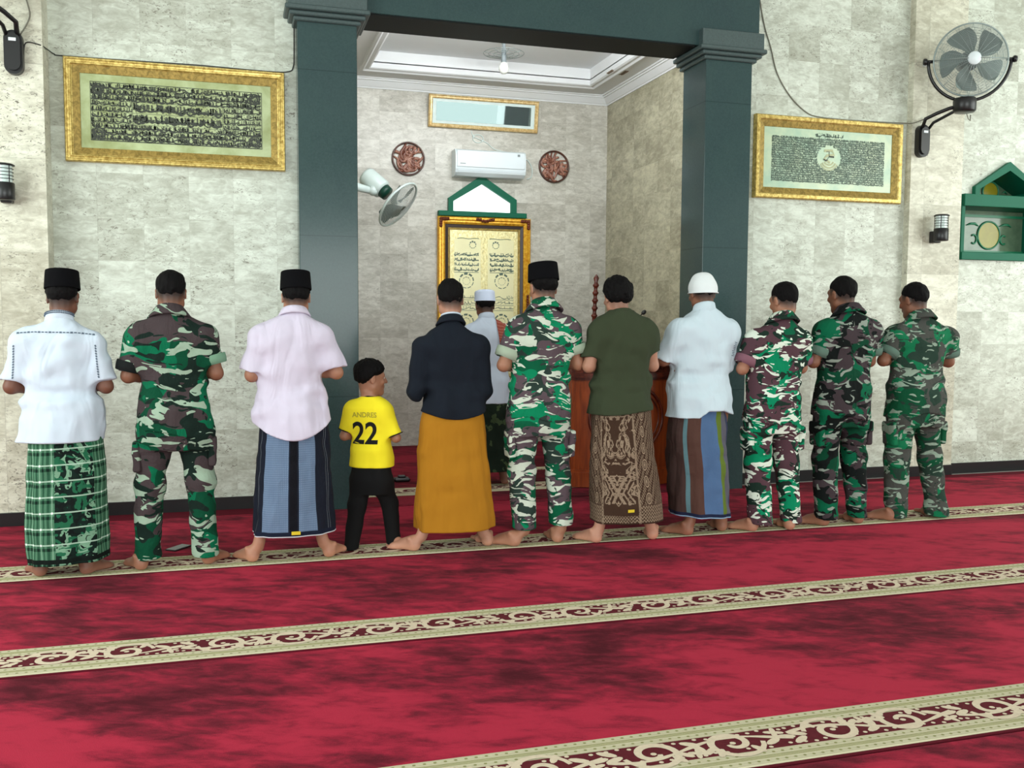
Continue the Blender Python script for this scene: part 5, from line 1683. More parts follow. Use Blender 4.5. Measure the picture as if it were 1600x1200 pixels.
def shirt(root, p, mat, hem, slv, seed, flare=0.0, sl_r=(0.072, 0.062), long_sleeve=False, amp=1.0, name='shirt', res=0.007):
    """slv = {'L': (fraction along the upper arm), 'R': ...}"""
    H = p['H']; s = H/1.68
    V = Vol((-0.50, -0.30, p['hem_min']-0.03), (0.50, 0.40, p['nz']+0.06), res)
    V.table([(z_, x_, y_, a_+flare*max(0, 0.60*H-z_)/0.1, b_+flare*max(0, 0.60*H-z_)/0.1) for (z_, x_, y_, a_, b_) in p['rows']], 0.03)
    for sd, key in ((-1, 'L'), (1, 'R')):
        sh, el, wr = [np.array(v) for v in p['arm'+key]]
        V.ell(sh + np.array((-sd*0.010, 0, 0.000)), (0.066*s, 0.068*s, 0.062*s), None, 0.07)
        if long_sleeve:
            V.cone(sh, el, sl_r[0]*s, sl_r[1]*s, 0.03); e = np.array(lerp(el, wr, 0.93)); n = (e-el)/np.linalg.norm(e-el)
            V.cone(el, wr, sl_r[1]*s, 0.040*s, 0.02, 'u', (e, n))
        else:
            f = slv[key]; e = np.array(lerp(sh, el, f)); n = (el-sh)/np.linalg.norm(el-sh); n = n*0.6 + np.array((0, 0, -1))*0.4; n /= np.linalg.norm(n)
            V.cone(sh + np.array((-sd*0.012*s, 0, 0)), lerp(sh, el, max(f, 1.0)+0.12), sl_r[0]*s*0.97, sl_r[1]*s, 0.05, 'u', (e, n))
    z1, z2 = p['hem_min'], 0.80*H
    wz = 0.60*H
    def wr_(x, y, z):
        low = np.exp(-((z-wz)/0.10)**2)
        hem_ = np.clip((wz-z)/0.2, 0, 1)
        a = 0.017*vnoise(x*13, y*13, z*3.4+seed, seed)*(0.6+0.9*hem_)
        b_ = 0.019*vnoise(x*6, y*6, z*20, seed+3)*low
        c_ = 0.011*vnoise(x*9+z*9, y*9, z*12-x*8, seed+5)
        d_ = 0.004*vnoise(x*28, y*28, z*16, seed+9)
        return (a+b_+c_+d_)*amp
    V.wrinkle(wr_)
    V.below(hem)
    V.above(p['nz']+0.012)
    P, Q = V.mesh(1)
    return np_mesh(name, P, Q, mat, root), (P, Q)

def collar(root, p, c, mat, kind):
    b = MB(); n = 44
    s = c['s']; nb = c['nb']
    if kind == 'fold': prof = [(0.056, -0.03), (0.057, 0.012), (0.063, 0.019), (0.070, 0.015), (0.104, -0.034), (0.116, -0.052), (0.110, -0.058), (0.070, -0.03)]
    elif kind == 'stand': prof = [(0.057, -0.03), (0.056, 0.014), (0.060, 0.018), (0.065, 0.013), (0.074, -0.030), (0.070, -0.045)]
    elif kind == 'shirt': prof = [(0.056, -0.03), (0.056, 0.008), (0.062, 0.015), (0.069, 0.010), (0.090, -0.030), (0.088, -0.038), (0.066, -0.03)]
    else: prof = [(0.058, -0.02), (0.060, -0.002), (0.065, 0.003), (0.071, -0.003), (0.074, -0.018), (0.066, -0.026)]
    vs = []; fs = []
    for (r, z) in prof:
        for i in range(n):
            a = 2*PI*i/n; x = r*1.06*math.cos(a); y = r*1.02*math.sin(a)
            opening = max(0.0, math.sin(a))**3
            vs.append((nb[0] + x*s, (y + 0.006)*s, nb[2] + (z - 0.34*y - 0.03*opening)*s))
    for j in range(len(prof)-1):
        for i in range(n): fs.append((j*n+i, j*n+(i+1) % n, (j+1)*n+(i+1) % n, (j+1)*n+i))
    b.add(vs, [f[::-1] for f in fs], True)
    return b.build('collar', mat, root)

def cuff(root, p, key, f0, f1, r0, r1, mat):
    s = p['H']/1.68
    sh, el, wr = p['arm'+key]
    b = MB(); A = Vector(lerp(sh, el, f0)); B = Vector(lerp(sh, el, f1))
    b.tube([A, A+(B-A)*0.04, A+(B-A)*0.5, A+(B-A)*0.96, B, B-(B-A)*0.10], [r0*s-0.004, r0*s, (r0+r1)/2*s+0.002, r1*s, r1*s-0.004, r1*s-0.012], 28)
    return b.build('cuff', mat, root)

def trousers(root, p, mat, legs, seed, top, hem, amp=1.0, k_crotch=0.035, res=0.007):
    """legs[key] = list of (x, y, z, r) from hip to hem"""
    H = p['H']
    V = Vol((-0.42, -0.30, min(hem)-0.03), (0.42, 0.34, top+0.03), res)
    rows = [r for r in p['rows'] if r[0] <= top+0.12]
    hipz = p['crotch']
    V.table([(hipz-0.03, p['hipx'], -0.005, p['hipa']-0.01, 0.118*H/1.68), (hipz+0.06, p['hipx'], -0.012, p['hipa'], 0.132*H/1.68), (top, p['hipx'], -0.004, p['hipa']-0.015, 0.112*H/1.68)], 0.03)
    for key in 'LR':
        pts = legs[key]
        for a, b_ in zip(pts[:-1], pts[1:]): V.cone(a[:3], b_[:3], a[3], b_[3], k_crotch)
    def wr_(x, y, z):
        kn = np.exp(-((z-0.27*H)/0.12)**2); bo = np.clip((0.2*H-z)/0.2, 0, 1)
        return amp*(0.011*vnoise(x*9, y*9, z*15, seed)*(0.6+0.7*kn+0.8*bo) + 0.007*vnoise(x*12+z*8, y*12, z*20-x*10, seed+2) + 0.004*vnoise(x*30, y*30, z*24, seed+4))
    V.wrinkle(wr_)
    X, Y = None, None
    xm = p['hipx']
    V.below(lambda X, Y: np.where(X < xm, hem[0], hem[1]) + 0.10*(Y-0.03))
    P, Q = V.mesh(1)
    return np_mesh('trousers', P, Q, mat, root)

def pocket(root, x, y, z, w, h, sx, mat):
    """cargo pocket on the outside of the thigh"""
    V = Vol((x-0.06, y-w-0.03, z-h-0.03), (x+0.06, y+w+0.03, z+h+0.03), 0.006)
    X, Y, Z = V.ax[0][:, None, None], V.ax[1][None, :, None], V.ax[2][None, None, :]
    d = np.sqrt(np.maximum(np.abs(X-x)-0.009, 0)**2 + np.maximum(np.abs(Y-y)-(w-0.015), 0)**2 + np.maximum(np.abs(Z-z)-(h-0.015), 0)**2) - 0.012
    flap = np.sqrt(np.maximum(np.abs(X-x-sx*0.006)-0.009, 0)**2 + np.maximum(np.abs(Y-y)-(w-0.010), 0)**2 + np.maximum(np.abs(Z-z-h*0.72)-0.028, 0)**2) - 0.010
    V.F = np.minimum(d, flap).astype(F4)
    V.wrinkle(lambda a, b_, c_: 0.008*vnoise(a*20, b_*20, c_*20, 3))
    P, Q = V.mesh(2)
    return np_mesh('cargo_pocket', P, Q, mat, root)

def sarong(root, mat, rows, seed, hem_tilt=0.0, amp=1.0, swirl=0.0, name='sarong', N=220, Mv=90):
    """rows = (z, xc, yc, a, b) from hem to waist; a wrapped tube with its own u (round) and v (metres above the hem)"""
    rows = sorted(rows); zs = [r[0] for r in rows]
    z = np.linspace(zs[0], zs[-1], Mv)
    ker = np.exp(-np.linspace(-2, 2, 15)**2); ker /= ker.sum()
    def sm(i):
        v = np.interp(z, zs, [r[i] for r in rows]); q = np.concatenate([np.full(7, v[0]), v, np.full(7, v[-1])]); return np.convolve(q, ker, 'valid')
    xc, yc, a, b = (sm(i)[:, None] for i in (1, 2, 3, 4))
    u = np.linspace(0, 1, N+1)[None, :]; th = 2*PI*u
    up_ = ((z-zs[0])/(zs[-1]-zs[0]))[:, None]
    e = 2/2.35
    sx = -np.sign(np.sin(th))*np.abs(np.sin(th))**e; sy = np.sign(np.cos(th))*np.abs(np.cos(th))**e
    # folds: hanging gathers that open to the hem, slanting drag lines from the hips, creases
    ns = lambda f, g, sd: vnoise((np.cos(th)*f+7)*np.ones_like(up_), (np.sin(th)*f+3)*np.ones_like(up_), up_*g*np.ones_like(th), seed+sd)
    fade = np.clip((0.98-up_)*3.2, 0.12, 1)
    d = fade*amp*(0.030*ns(3.4, 1.6, 0)*(0.35+0.9*(1-up_)) + 0.022*vnoise((np.cos(th)*3.2+up_*2.5), np.sin(th)*3.2-up_*2.0, up_*7.0, seed+4) + 0.013*vnoise((np.cos(th)*2.0), np.sin(th)*2.0+up_*2.0, up_*16.0, seed+6)*(0.4+up_) + 0.004*ns(14.0, 10.0, 8))
    X = xc + sx*(a+d); Y = yc + sy*(b+d); Z = z[:, None] + hem_tilt*(X-xc) + 0*th + swirl*np.sin(th*1.0+0.6)*(1-up_)**3
    n1 = N+1
    P = np.stack([X, Y, Z], 2).reshape(-1, 3)
    # inner turn-up at the hem so that the cloth has an edge
    Pi = np.stack([xc[:4] + sx*(a[:4]+d[:4]-0.008), yc[:4] + sy*(b[:4]+d[:4]-0.008), Z[:4] + 0.0], 2)[::-1].reshape(-1, 3)
    allp = np.concatenate([Pi, P]); rowsn = Mv+4
    i, j = np.meshgrid(np.arange(rowsn-1), np.arange(N), indexing='ij')
    A = (i*n1+j).ravel()
    Q = np.stack([A, A+n1, A+n1+1, A+1], 1)
    me = bpy.data.meshes.new(name)
    me.vertices.add(len(allp)); me.vertices.foreach_set('co', allp.astype(F4).ravel())
    me.loops.add(len(Q)*4); me.loops.foreach_set('vertex_index', Q.astype(np.int32).ravel())
    me.polygons.add(len(Q)); me.polygons.foreach_set('loop_start', np.arange(len(Q), dtype=np.int32)*4)
    me.polygons.foreach_set('use_smooth', np.ones(len(Q), bool))
    me.update(calc_edges=True)
    uvl = me.uv_layers.new(name='cloth')
    vv = np.concatenate([np.zeros((4, n1)), np.repeat((z-zs[0])[:, None], n1, 1)]).ravel(); uu = np.tile(u.ravel(), rowsn)
    idx = Q.ravel()
    uvl.data.foreach_set('uv', np.stack([uu[idx], vv[idx]], 1).astype(F4).ravel())
    return link_mesh(name, me, mat, root)

def bvh(PQ):
    P, Q = PQ
    return BVHTree.FromPolygons([tuple(v) for v in P.tolist()], [tuple(q) for q in Q.tolist()])

def on_back(tree, x, z, off=0.002):
    """point on the back of a garment (towards -y)"""
    h = tree.ray_cast(Vector((x, -0.6, z)), Vector((0, 1, 0)))
    if h[0] is None: return None
    return h[0] + h[1].normalized()*off * (1 if h[1].y < 0 else -1)

def stitch(b, tree, pts, w, off=0.002):
    """ribbon of half width w lying on the back of a garment"""
    L_, R_ = [], []
    n = len(pts)
    for i, (x, z) in enumerate(pts):
        a = pts[max(0, i-1)]; c = pts[min(n-1, i+1)]
        dx, dz = c[0]-a[0], c[1]-a[1]; l = math.hypot(dx, dz) or 1
        p0 = on_back(tree, x-dz/l*w, z+dx/l*w, off); p1 = on_back(tree, x+dz/l*w, z-dx/l*w, off)
        if p0 is None or p1 is None: return
        L_.append(p0); R_.append(p1)
    b.add(L_+R_, [(i, i+1, n+i+1, n+i)[::-1] for i in range(n-1)])

def cloth_label(root, tree_fn, w, h, mat):
    pass
# ------------------------------------------------------------------ the people
HAIRLINE = [-0.036, -0.030, -0.006, 0.030, 0.046, 0.062, 0.070]
HAIRLOW = [-0.058, -0.052, -0.030, 0.022, 0.034, 0.056, 0.066]
ROW = 'people standing in the praying row'

def spec(x, heels, H, hx, nx, nz, sh, shz, chest, waist, hem_row, armL, armR, hem_min, seed, toes=(-0.5, 0.5), depth=1.0, **kw):
    s = H/1.68
    y = (heels[0][1]+heels[1][1])/2 + 0.07
    xc, hw = (sh[0]+sh[1])/2, (sh[1]-sh[0])/2
    d = depth*s
    rows = [(hem_min-0.06, hem_row[0], 0.0, hem_row[1], 0.150*d), (hem_min+0.05, hem_row[0], -0.004, hem_row[1]-0.004, 0.146*d), (0.535*H, (hem_row[0]+waist[0])/2, -0.006, (hem_row[1]+waist[1])/2, 0.140*d), (0.62*H, waist[0], 0.010, waist[1], 0.120*d),
            (0.70*H, chest[0], 0.006, chest[1], 0.124*d), (0.755*H, chest[0], -0.002, chest[1], 0.120*d), (shz-0.035*s, xc, -0.006, hw-0.050*s, 0.106*d), (shz+0.006*s, xc*0.8+nx*0.2, -0.008, hw-0.075*s, 0.092*d), (shz+0.036*s, xc*0.5+nx*0.5, -0.008, hw*0.60, 0.080*d), (shz+0.064*s, nx, -0.006, hw*0.42, 0.070*d), (shz+0.092*s, nx, -0.004, 0.064*s, 0.062*s), (nz+0.012, nx, 0.0, 0.054*s, 0.056*s)]
    rows = [r for i, r in enumerate(rows) if i == 0 or r[0] > rows[i-1][0]+0.004]
    j = 0.063*s
    wz = armL[2]-0.005
    p = dict(x=x, y=y, H=H, hx=hx, nx=nx, nz=nz, rows=rows, hem_min=hem_min, seed=seed, hipx=kw.pop('hipx', 0.0), hairline=kw.pop('hairline', HAIRLINE),
             armL=((sh[0]+j, -0.006, shz-0.058*s), armL, (xc-0.085*s, 0.195*s, wz+0.01)), armR=((sh[1]-j, -0.006, shz-0.058*s), armR, (xc+0.085*s, 0.215*s, wz+0.035)),
             heelL=(heels[0][0]-x, heels[0][1]-y), heelR=(heels[1][0]-x, heels[1][1]-y), toeL=toes[0], toeR=toes[1])
    p.update(kw)
    return p

# ---- 1: far left, white embroidered shirt, black cap, green plaid sarong
p = spec(-0.924, [(-1.023, 5.494), (-0.824, 5.478)], 1.632, 0.024, 0.012, 1.412, (-0.226, 0.230), 1.318, (0.0, 0.190), (0.0, 0.192), (0.002, 0.200), (-0.232, -0.01, 1.035), (0.238, -0.01, 1.030), 0.738, 11, (-0.42, 0.62), skin='dark', roll=-0.03, capped=True, yaw=-0.10, group=ROW, label='person at the far left in white embroidered shirt, black cap and green plaid sarong')
r, c = person(p)
o, PQ = shirt(r, p, M['white_shirt'], 0.738, {'L': 0.84, 'R': 0.82}, 11, sl_r=(0.074, 0.064), flare=0.008, amp=1.7)
t = bvh(PQ); b = MB()
for k in range(22):
    xa = -0.185 + k*0.0175
    f = lambda xx: 1.322 + 0.006 - 0.25*max(0, abs(xx)-0.10)*0.4 - 0.02*xx
    stitch(b, t, [(xa, f(xa)), (xa+0.006, f(xa+0.006)), (xa+0.0125, f(xa+0.0125))], 0.0030 if k % 3 else 0.0045)
for sx in (-1, 1):
    for k in range(13): stitch(b, t, [(sx*(0.196+0.001*k), 1.26-0.014*k), (sx*(0.199+0.001*k), 1.255-0.014*k), (sx*(0.2005+0.001*k), 1.250-0.014*k)], 0.004)
b.build('embroidery', M['embroidery'], o)
k_ = collar(r, p, c, M['white_shirt'], 'stand')
b = MB(); s_ = c['s']
for i in range(26):
    a = PI + PI*(i+0.5)/26
    for (rr, zz) in ((0.0715, 0.0), (0.0700, 0.010)):
        x, y = rr*1.06*math.cos(a), rr*1.02*math.sin(a)
        b.sphere((c['nb'][0]+x*s_, (y+0.006)*s_, c['nb'][2]+(zz-0.34*y)*s_), (0.0040, 0.0030, 0.0035), 6)
b.build('embroidery', M['embroidery'], k_)
peci(r, c, 0.104, 0.046)
sarong(r, M['sarong_plaid'], [(0.083, 0.032, -0.01, 0.208, 0.168), (0.30, 0.028, -0.006, 0.204, 0.160), (0.55, 0.028, -0.004, 0.196, 0.148), (0.70, 0.028, 0, 0.188, 0.138), (0.86, 0.02, 0, 0.180, 0.12)], 3, 0.045, 0.7)

CF = dict(grey_green=cloth('pale_grey_green_lining', L(112,148,124), 0.06, 0.3), pale=cloth('pale_grey_lining', L(158,172,152), 0.06, 0.3), mauve=cloth('mauve_lining', L(128,88,100), 0.06, 0.3), dim=cloth('dim_green_lining', L(92,116,104), 0.06, 0.3), dark=cloth('black_lining', L(22,26,26), 0.06, 0.3))

def soldier(p, mat, mat2, seed, fL, fR, cuffs, legs, hem, cap=False, crotch=0.71, hipa=0.20, hipx=0.0, pk=(1, 1), amp=1.0):
    for q in 'LR': p['knee'+q] = legs[q][1][:3]; p['ank'+q] = (legs[q][2][0], legs[q][2][1]-0.002, 0.085*p['H']/1.68)
    p['legr'] = 0.80; p['capped'] = cap
    p['crotch'] = crotch; p['hipa'] = hipa; p['hipx'] = hipx
    r, c = person(p)
    H = p['H']; s = H/1.68
    o, PQ = shirt(r, p, mat, lambda X, Y: p['hem_min'] + 0.02*np.sin(X*14+seed), {'L': fL, 'R': fR}, seed, sl_r=(0.076, 0.070), amp=amp*1.1)
    collar(r, p, c, mat, 'fold')
    for key, cm in zip('LR', cuffs):
        if cm:
            f = fL if key == 'L' else fR
            cuff(r, p, key, f-0.24, f+0.025, 0.079, 0.076, cm)
    trousers(r, p, mat2, legs, seed, p['hem_min']+0.10, hem, amp*1.25)
    for sx, key, w in ((-1, 'L', pk[0]), (1, 'R', pk[1])):
        if w:
            a, b_ = legs[key][0], legs[key][1]
            q = lerp(a, b_, 0.50); pocket(r, q[0]+sx*(q[3]-0.004), q[1]-0.01, q[2], 0.068*s, 0.076*s, sx, mat2)
    if cap: peci(r, c, 0.106, 0.046)
    return r, c
def legset(hipz, hx, L_, R_, kL, kR, y=0.0, hr=0.098):
    """hem centre (x, z, r) and knee centre (x, z, r) of both legs"""
    f = lambda sd, k, h: [(hx+sd*0.096, -0.004, hipz+0.075, hr), (k[0], 0.012, k[1], k[2]), (h[0], -0.030, h[1]-0.03, h[2])]
    return {'L': f(-1, kL, L_), 'R': f(1, kR, R_)}

# ---- 2: soldier second from the left
p = spec(-0.347, [(-0.507, 5.485), (-0.186, 5.523)], 1.665, 0.002, -0.003, 1.452, (-0.236, 0.252), 1.352, (0.006, 0.182), (0.012, 0.180), (0.022, 0.208), (-0.226, -0.01, 1.085), (0.240, -0.01, 1.095), 0.765, 22, (-0.45, 0.55), skin='brown', hair=(0.012, 0.006), nod=0.20, group=ROW, label='person second from left in dark green camouflage uniform, bareheaded, a phone between the feet')
m2 = camo('camouflage_dark_green', 1.0, L(0,98,66), L(66,56,58), L(150,172,152), L(16,34,28), 0.80, 0.5)
soldier(p, m2, m2, 22, 0.86, 0.72, (CF['dark'], CF['grey_green']), legset(0.71, 0.015, (-0.145, 0.068, 0.068), (0.168, 0.064, 0.070), (-0.130, 0.465, 0.074), (0.145, 0.50, 0.078)), (0.066, 0.062), crotch=0.70, hipa=0.205, hipx=0.02)

# ---- 3: lilac shirt, black cap, blue sarong
p = spec(0.296, [(0.096, 5.504), (0.496, 5.500)], 1.648, 0.048, 0.036, 1.452, (-0.222, 0.262), 1.352, (0.010, 0.184), (0.012, 0.192), (0.024, 0.206), (-0.208, -0.01, 1.082), (0.272, -0.02, 1.092), 0.70, 33, (-0.50, 0.55), capped=True, ankk=0.88, skin='tan', hair=(0.010, 0.006), group=ROW, label='person in pale lilac shirt, black cap and blue sarong, left of the boy in yellow')
r, c = person(p)
shirt(r, p, M['lilac_shirt'], lambda X, Y: 0.712 + 1.9*np.clip(np.abs(X-0.02), 0, 0.23)**2 + 0.10*np.maximum(X-0.05, 0), {'L': 0.85, 'R': 0.86}, 33, sl_r=(0.075, 0.072), flare=0.014, amp=1.7)
collar(r, p, c, M['lilac_shirt'], 'shirt')
peci(r, c, 0.106, 0.046)
so = sarong(r, M['sarong_blue'], [(0.162, 0.016, -0.01, 0.238, 0.180), (0.40, 0.018, -0.004, 0.222, 0.165), (0.62, 0.022, 0, 0.208, 0.150), (0.78, 0.025, 0, 0.196, 0.136), (0.92, 0.02, 0, 0.185, 0.12)], 9, 0.0, 0.8)
b = MB(); b.box((-0.005, -0.2005, 0.178), (0.045, -0.1965, 0.198), bev=0.001); tag(b.build('woven_label', M['label_yellow'], so), 'small yellow woven label near the hem')

# ---- boy
rz = -0.42
p = spec(0.773, [(0.643, 5.632), (0.903, 5.627)], 1.150, 0.0, 0.0, 0.925, (-0.150, 0.136), 0.890, (-0.002, 0.116), (0.006, 0.120), (0.016, 0.142), (-0.160, -0.01, 0.690), (0.166, -0.01, 0.685), 0.505, 44, (-0.15, 0.75), depth=0.92, skin='tan', hs=0.875, yaw=-0.98, nod=0.04, hair=(0.022, 0.015), taper=0.03, hair_rough=0.004, hairline=[-0.046, -0.040, -0.018, 0.020, 0.030, 0.040, 0.044], stubble=0.2, res=0.0048, rz=rz, inset=0.016, hy=0.03, group=ROW, label='child in yellow football shirt and black trousers, head turned to the right')
p['x'] = 0.785
ca, sa = math.cos(-rz), math.sin(-rz)
for kk, (wx, wy) in (('heelL', (-0.130, -0.070)), ('heelR', (0.130, -0.072))): p[kk] = (wx*ca - wy*sa, wx*sa + wy*ca)
p['legr'] = 0.60; p['crotch'] = 0.365; p['hipa'] = 0.128; p['hipx'] = 0.010
def leg_w(wx, wy, z, rr): return (wx*ca - wy*sa, wx*sa + wy*ca, z, rr)
p['kneeL'] = leg_w(-0.082, 0, 0.27, 0)[:3]; p['kneeR'] = leg_w(0.118, 0, 0.27, 0)[:3]; p['ankL'] = leg_w(-0.122, -0.037, 0.060, 0)[:3]; p['ankR'] = leg_w(0.140, -0.037, 0.060, 0)[:3]
r, c = person(p)
o, PQ = shirt(r, p, M['yellow_jersey'], 0.505, {'L': 0.78, 'R': 0.90}, 44, sl_r=(0.075, 0.074), amp=0.65, res=0.0055)
collar(r, p, c, M['black_trim'], 'crew')
cuff(r, p, 'L', 0.765, 0.80, 0.0735, 0.0735, M['black_trim']); cuff(r, p, 'R', 0.885, 0.92, 0.0735, 0.0735, M['black_trim'])
def leg_w(wx, wy, z, rr): return (wx*ca - wy*sa, wx*sa + wy*ca, z, rr)
trousers(r, p, M['black_pants'], {'L': [(-0.055, 0.0, 0.41, 0.072), leg_w(-0.082, 0.0, 0.27, 0.055), leg_w(-0.122, -0.035, 0.01, 0.043)], 'R': [(0.068, 0.0, 0.41, 0.072), leg_w(0.118, 0.0, 0.27, 0.052), leg_w(0.140, -0.035, 0.01, 0.042)]}, 44, 0.56, (0.018, 0.022), 0.6, 0.025, 0.0058)
t = bvh(PQ)
def print_text(txt, size, cx, cz, sx, name, mat, bold):
    cu = bpy.data.curves.new('lettering', 'FONT'); cu.body = txt; cu.size = size; cu.align_x = 'CENTER'; cu.offset = bold; cu.resolution_u = 6
    ob = bpy.data.objects.new('lettering', cu); COL.objects.link(ob)
    bpy.context.view_layer.update()
    dg = bpy.context.evaluated_depsgraph_get()
    me = bpy.data.meshes.new_from_object(ob.evaluated_get(dg))
    bpy.data.objects.remove(ob); bpy.data.curves.remove(cu)
    import bmesh
    bm = bmesh.new(); bm.from_mesh(me)
    bmesh.ops.triangulate(bm, faces=bm.faces)
    for _ in range(2): bmesh.ops.subdivide_edges(bm, edges=[e for e in bm.edges if e.calc_length() > 0.008], cuts=1)
    for v in bm.verts:
        q = on_back(t, cx+v.co.x*sx, cz+v.co.y, 0.0016)
        if q is not None: v.co = q
        else: v.co = Vector((cx+v.co.x*sx, -0.13, cz+v.co.y))
    bm.to_mesh(me); bm.free()
    for f in me.polygons: f.use_smooth = True
    me.name = name
    return link_mesh(name, me, mat, o)
print_text('22', 0.185, -0.012, 0.655, 0.88, 'shirt_number', M['black_trim'], 0.004)
print_text('ANDRES', 0.043, -0.012, 0.815, 0.95, 'shirt_name', plain('olive_lettering', L(172,160,44), 0.8), 0.001)

# ---- 4: black shirt, mustard sarong
p = spec(1.276, [(1.055, 5.520), (1.497, 5.515)], 1.645, -0.004, -0.010, 1.408, (-0.244, 0.228), 1.296, (-0.006, 0.186), (-0.002, 0.186), (0.0, 0.200), (-0.226, -0.015, 0.985), (0.190, -0.015, 0.985), 0.815, 55, (-0.85, -0.1), ankk=0.84, skin='light', hair=(0.013, 0.007), group=ROW, label='person in long-sleeved black shirt and plain mustard sarong, right of the boy')
r, c = person(p)
shirt(r, p, M['navy_shirt'], lambda X, Y: 0.815 + 0.6*np.abs(X)**1.6 - 0.012, {}, 55, sl_r=(0.068, 0.062), long_sleeve=True, flare=0.006, amp=1.5)
collar(r, p, c, M['navy_shirt'], 'shirt')
b = MB(); n = 40
b.tube([(c['nb'][0]+0.0585*math.cos(2*PI*i/n), 0.006+0.0575*math.sin(2*PI*i/n), c['nb'][2]+0.022-0.34*0.0575*math.sin(2*PI*i/n)-0.03*max(0, math.sin(2*PI*i/n))**3) for i in range(n)], 0.006, 8, closed=True)
tag(b.build('inner_collar', M['white_shirt'], r), 'white inner collar edge')
sarong(r, M['mustard'], [(0.128, 0.016, -0.01, 0.252, 0.185), (0.40, 0.010, -0.004, 0.232, 0.168), (0.62, 0.002, 0, 0.213, 0.152), (0.80, 0, 0, 0.200, 0.138), (0.90, 0, 0, 0.165, 0.10)], 14, 0.016, 0.75)

# ---- 5: soldier with black cap
p = spec(1.809, [(1.678, 5.466), (1.940, 5.481)], 1.728, 0.054, 0.040, 1.512, (-0.198, 0.274), 1.400, (0.030, 0.184), (0.018, 0.190), (0.004, 0.206), (-0.222, -0.01, 1.128), (0.268, -0.01, 1.130), 0.79, 66, (-0.75, 0.1), skin='tan', hair=(0.010, 0.006), yaw=0.10, group=ROW, label='tall person in camouflage uniform with black cap and pale rolled cuffs, centre of the row')
m5 = camo('camouflage_brown_green', 2.6, L(0,122,82), L(86,72,78), L(196,205,190), L(40,56,50), 1.0, 0.5)
soldier(p, m5, m5, 66, 0.78, 0.66, (CF['pale'], CF['pale']), legset(0.73, 0.012, (-0.086, 0.115, 0.078), (0.157, 0.128, 0.076), (-0.096, 0.45, 0.082), (0.150, 0.44, 0.078)), (0.115, 0.128), cap=True, crotch=0.72, hipa=0.20, hipx=0.005, pk=(1, 1))

# ---- 6: olive T-shirt, batik sarong
p = spec(2.373, [(2.194, 5.412), (2.552, 5.403)], 1.672, -0.036, -0.032, 1.462, (-0.248, 0.212), 1.386, (-0.016, 0.184), (-0.020, 0.186), (-0.020, 0.192), (-0.248, -0.005, 1.118), (0.202, 0.02, 1.118), 0.828, 77, (-0.45, 0.35), skin='light', hair=(0.021, 0.017), taper=0.03, hair_rough=0.0045, hairline=[-0.066, -0.060, -0.044, 0.008, 0.022, 0.044, 0.052], stubble=0.45, yaw=0.06, group=ROW, label='person in dark olive T-shirt and brown batik sarong, in front of the pulpit')
r, c = person(p)
shirt(r, p, M['olive_tee'], lambda X, Y: 0.83 + 0.015*np.sin(X*9), {'L': 0.74, 'R': 0.56}, 77, sl_r=(0.072, 0.064), amp=1.5, flare=0.012)
collar(r, p, c, M['olive_tee'], 'crew')
so = sarong(r, M['sarong_batik'], [(0.135, 0.022, -0.01, 0.224, 0.180), (0.36, 0.010, -0.004, 0.218, 0.165), (0.60, -0.012, 0, 0.204, 0.150), (0.78, -0.020, 0, 0.195, 0.138), (0.94, -0.02, 0, 0.180, 0.12)], 20, 0.0, 0.8)
bm_ = bvh(([tuple(v.co) for v in so.data.vertices] and np.array([v.co[:] for v in so.data.vertices]), np.array([f.vertices[:] for f in so.data.polygons])))
b = MB(); stitch(b, bm_, [(-0.045, 0.222), (-0.03, 0.222), (-0.015, 0.222), (0.0, 0.222)], 0.009, 0.003); tag(b.build('woven_label', M['label_yellow'], so), 'small yellow woven label near the hem')

# ---- 7: white shirt, white knitted cap, striped sarong
p = spec(2.983, [(2.857, 5.448), (3.109, 5.494)], 1.712, -0.010, -0.022, 1.498, (-0.284, 0.212), 1.392, (-0.046, 0.196), (-0.058, 0.210), (-0.045, 0.190), (-0.300, 0.02, 1.150), (0.170, 0.05, 1.130), 0.775, 88, (-0.60, 0.2), capped=True, caphair=(-0.006, 0.002), skin='brown', hair=(0.003, 0.002), group=ROW, label='person in loose white shirt, round white cap and striped brown and blue sarong')
r, c = person(p)
o, PQ = shirt(r, p, M['koko_shirt'], lambda X, Y: 0.778 + 0.045*np.clip((X+0.12)/0.05, 0, 1) - 0.03*np.clip((X-0.05)/0.1, 0, 1), {'L': 1.04, 'R': 1.06}, 88, sl_r=(0.080, 0.068), amp=1.8, flare=0.012)
collar(r, p, c, M['koko_shirt'], 'stand')
dome_cap(r, c, M['white_knit'], -0.002, 0.136, False, 0.090, 0.110)
t = bvh(PQ); b = MB()
for k in range(9): stitch(b, t, [(0.155+0.004*math.sin(k*2.1), 1.27-0.011*k), (0.166+0.004*math.cos(k*1.7), 1.266-0.011*k), (0.176, 1.268-0.011*k)], 0.0022)
tag(b.build('embroidery', M['embroidery'], o), 'small grey embroidered patch on the right sleeve')
sarong(r, M['sarong_striped'], [(0.128, -0.036, -0.01, 0.208, 0.170), (0.36, -0.042, -0.004, 0.205, 0.160), (0.60, -0.056, 0, 0.202, 0.150), (0.76, -0.056, 0, 0.192, 0.138), (0.92, -0.05, 0, 0.180, 0.12)], 31, -0.06, 1.3)

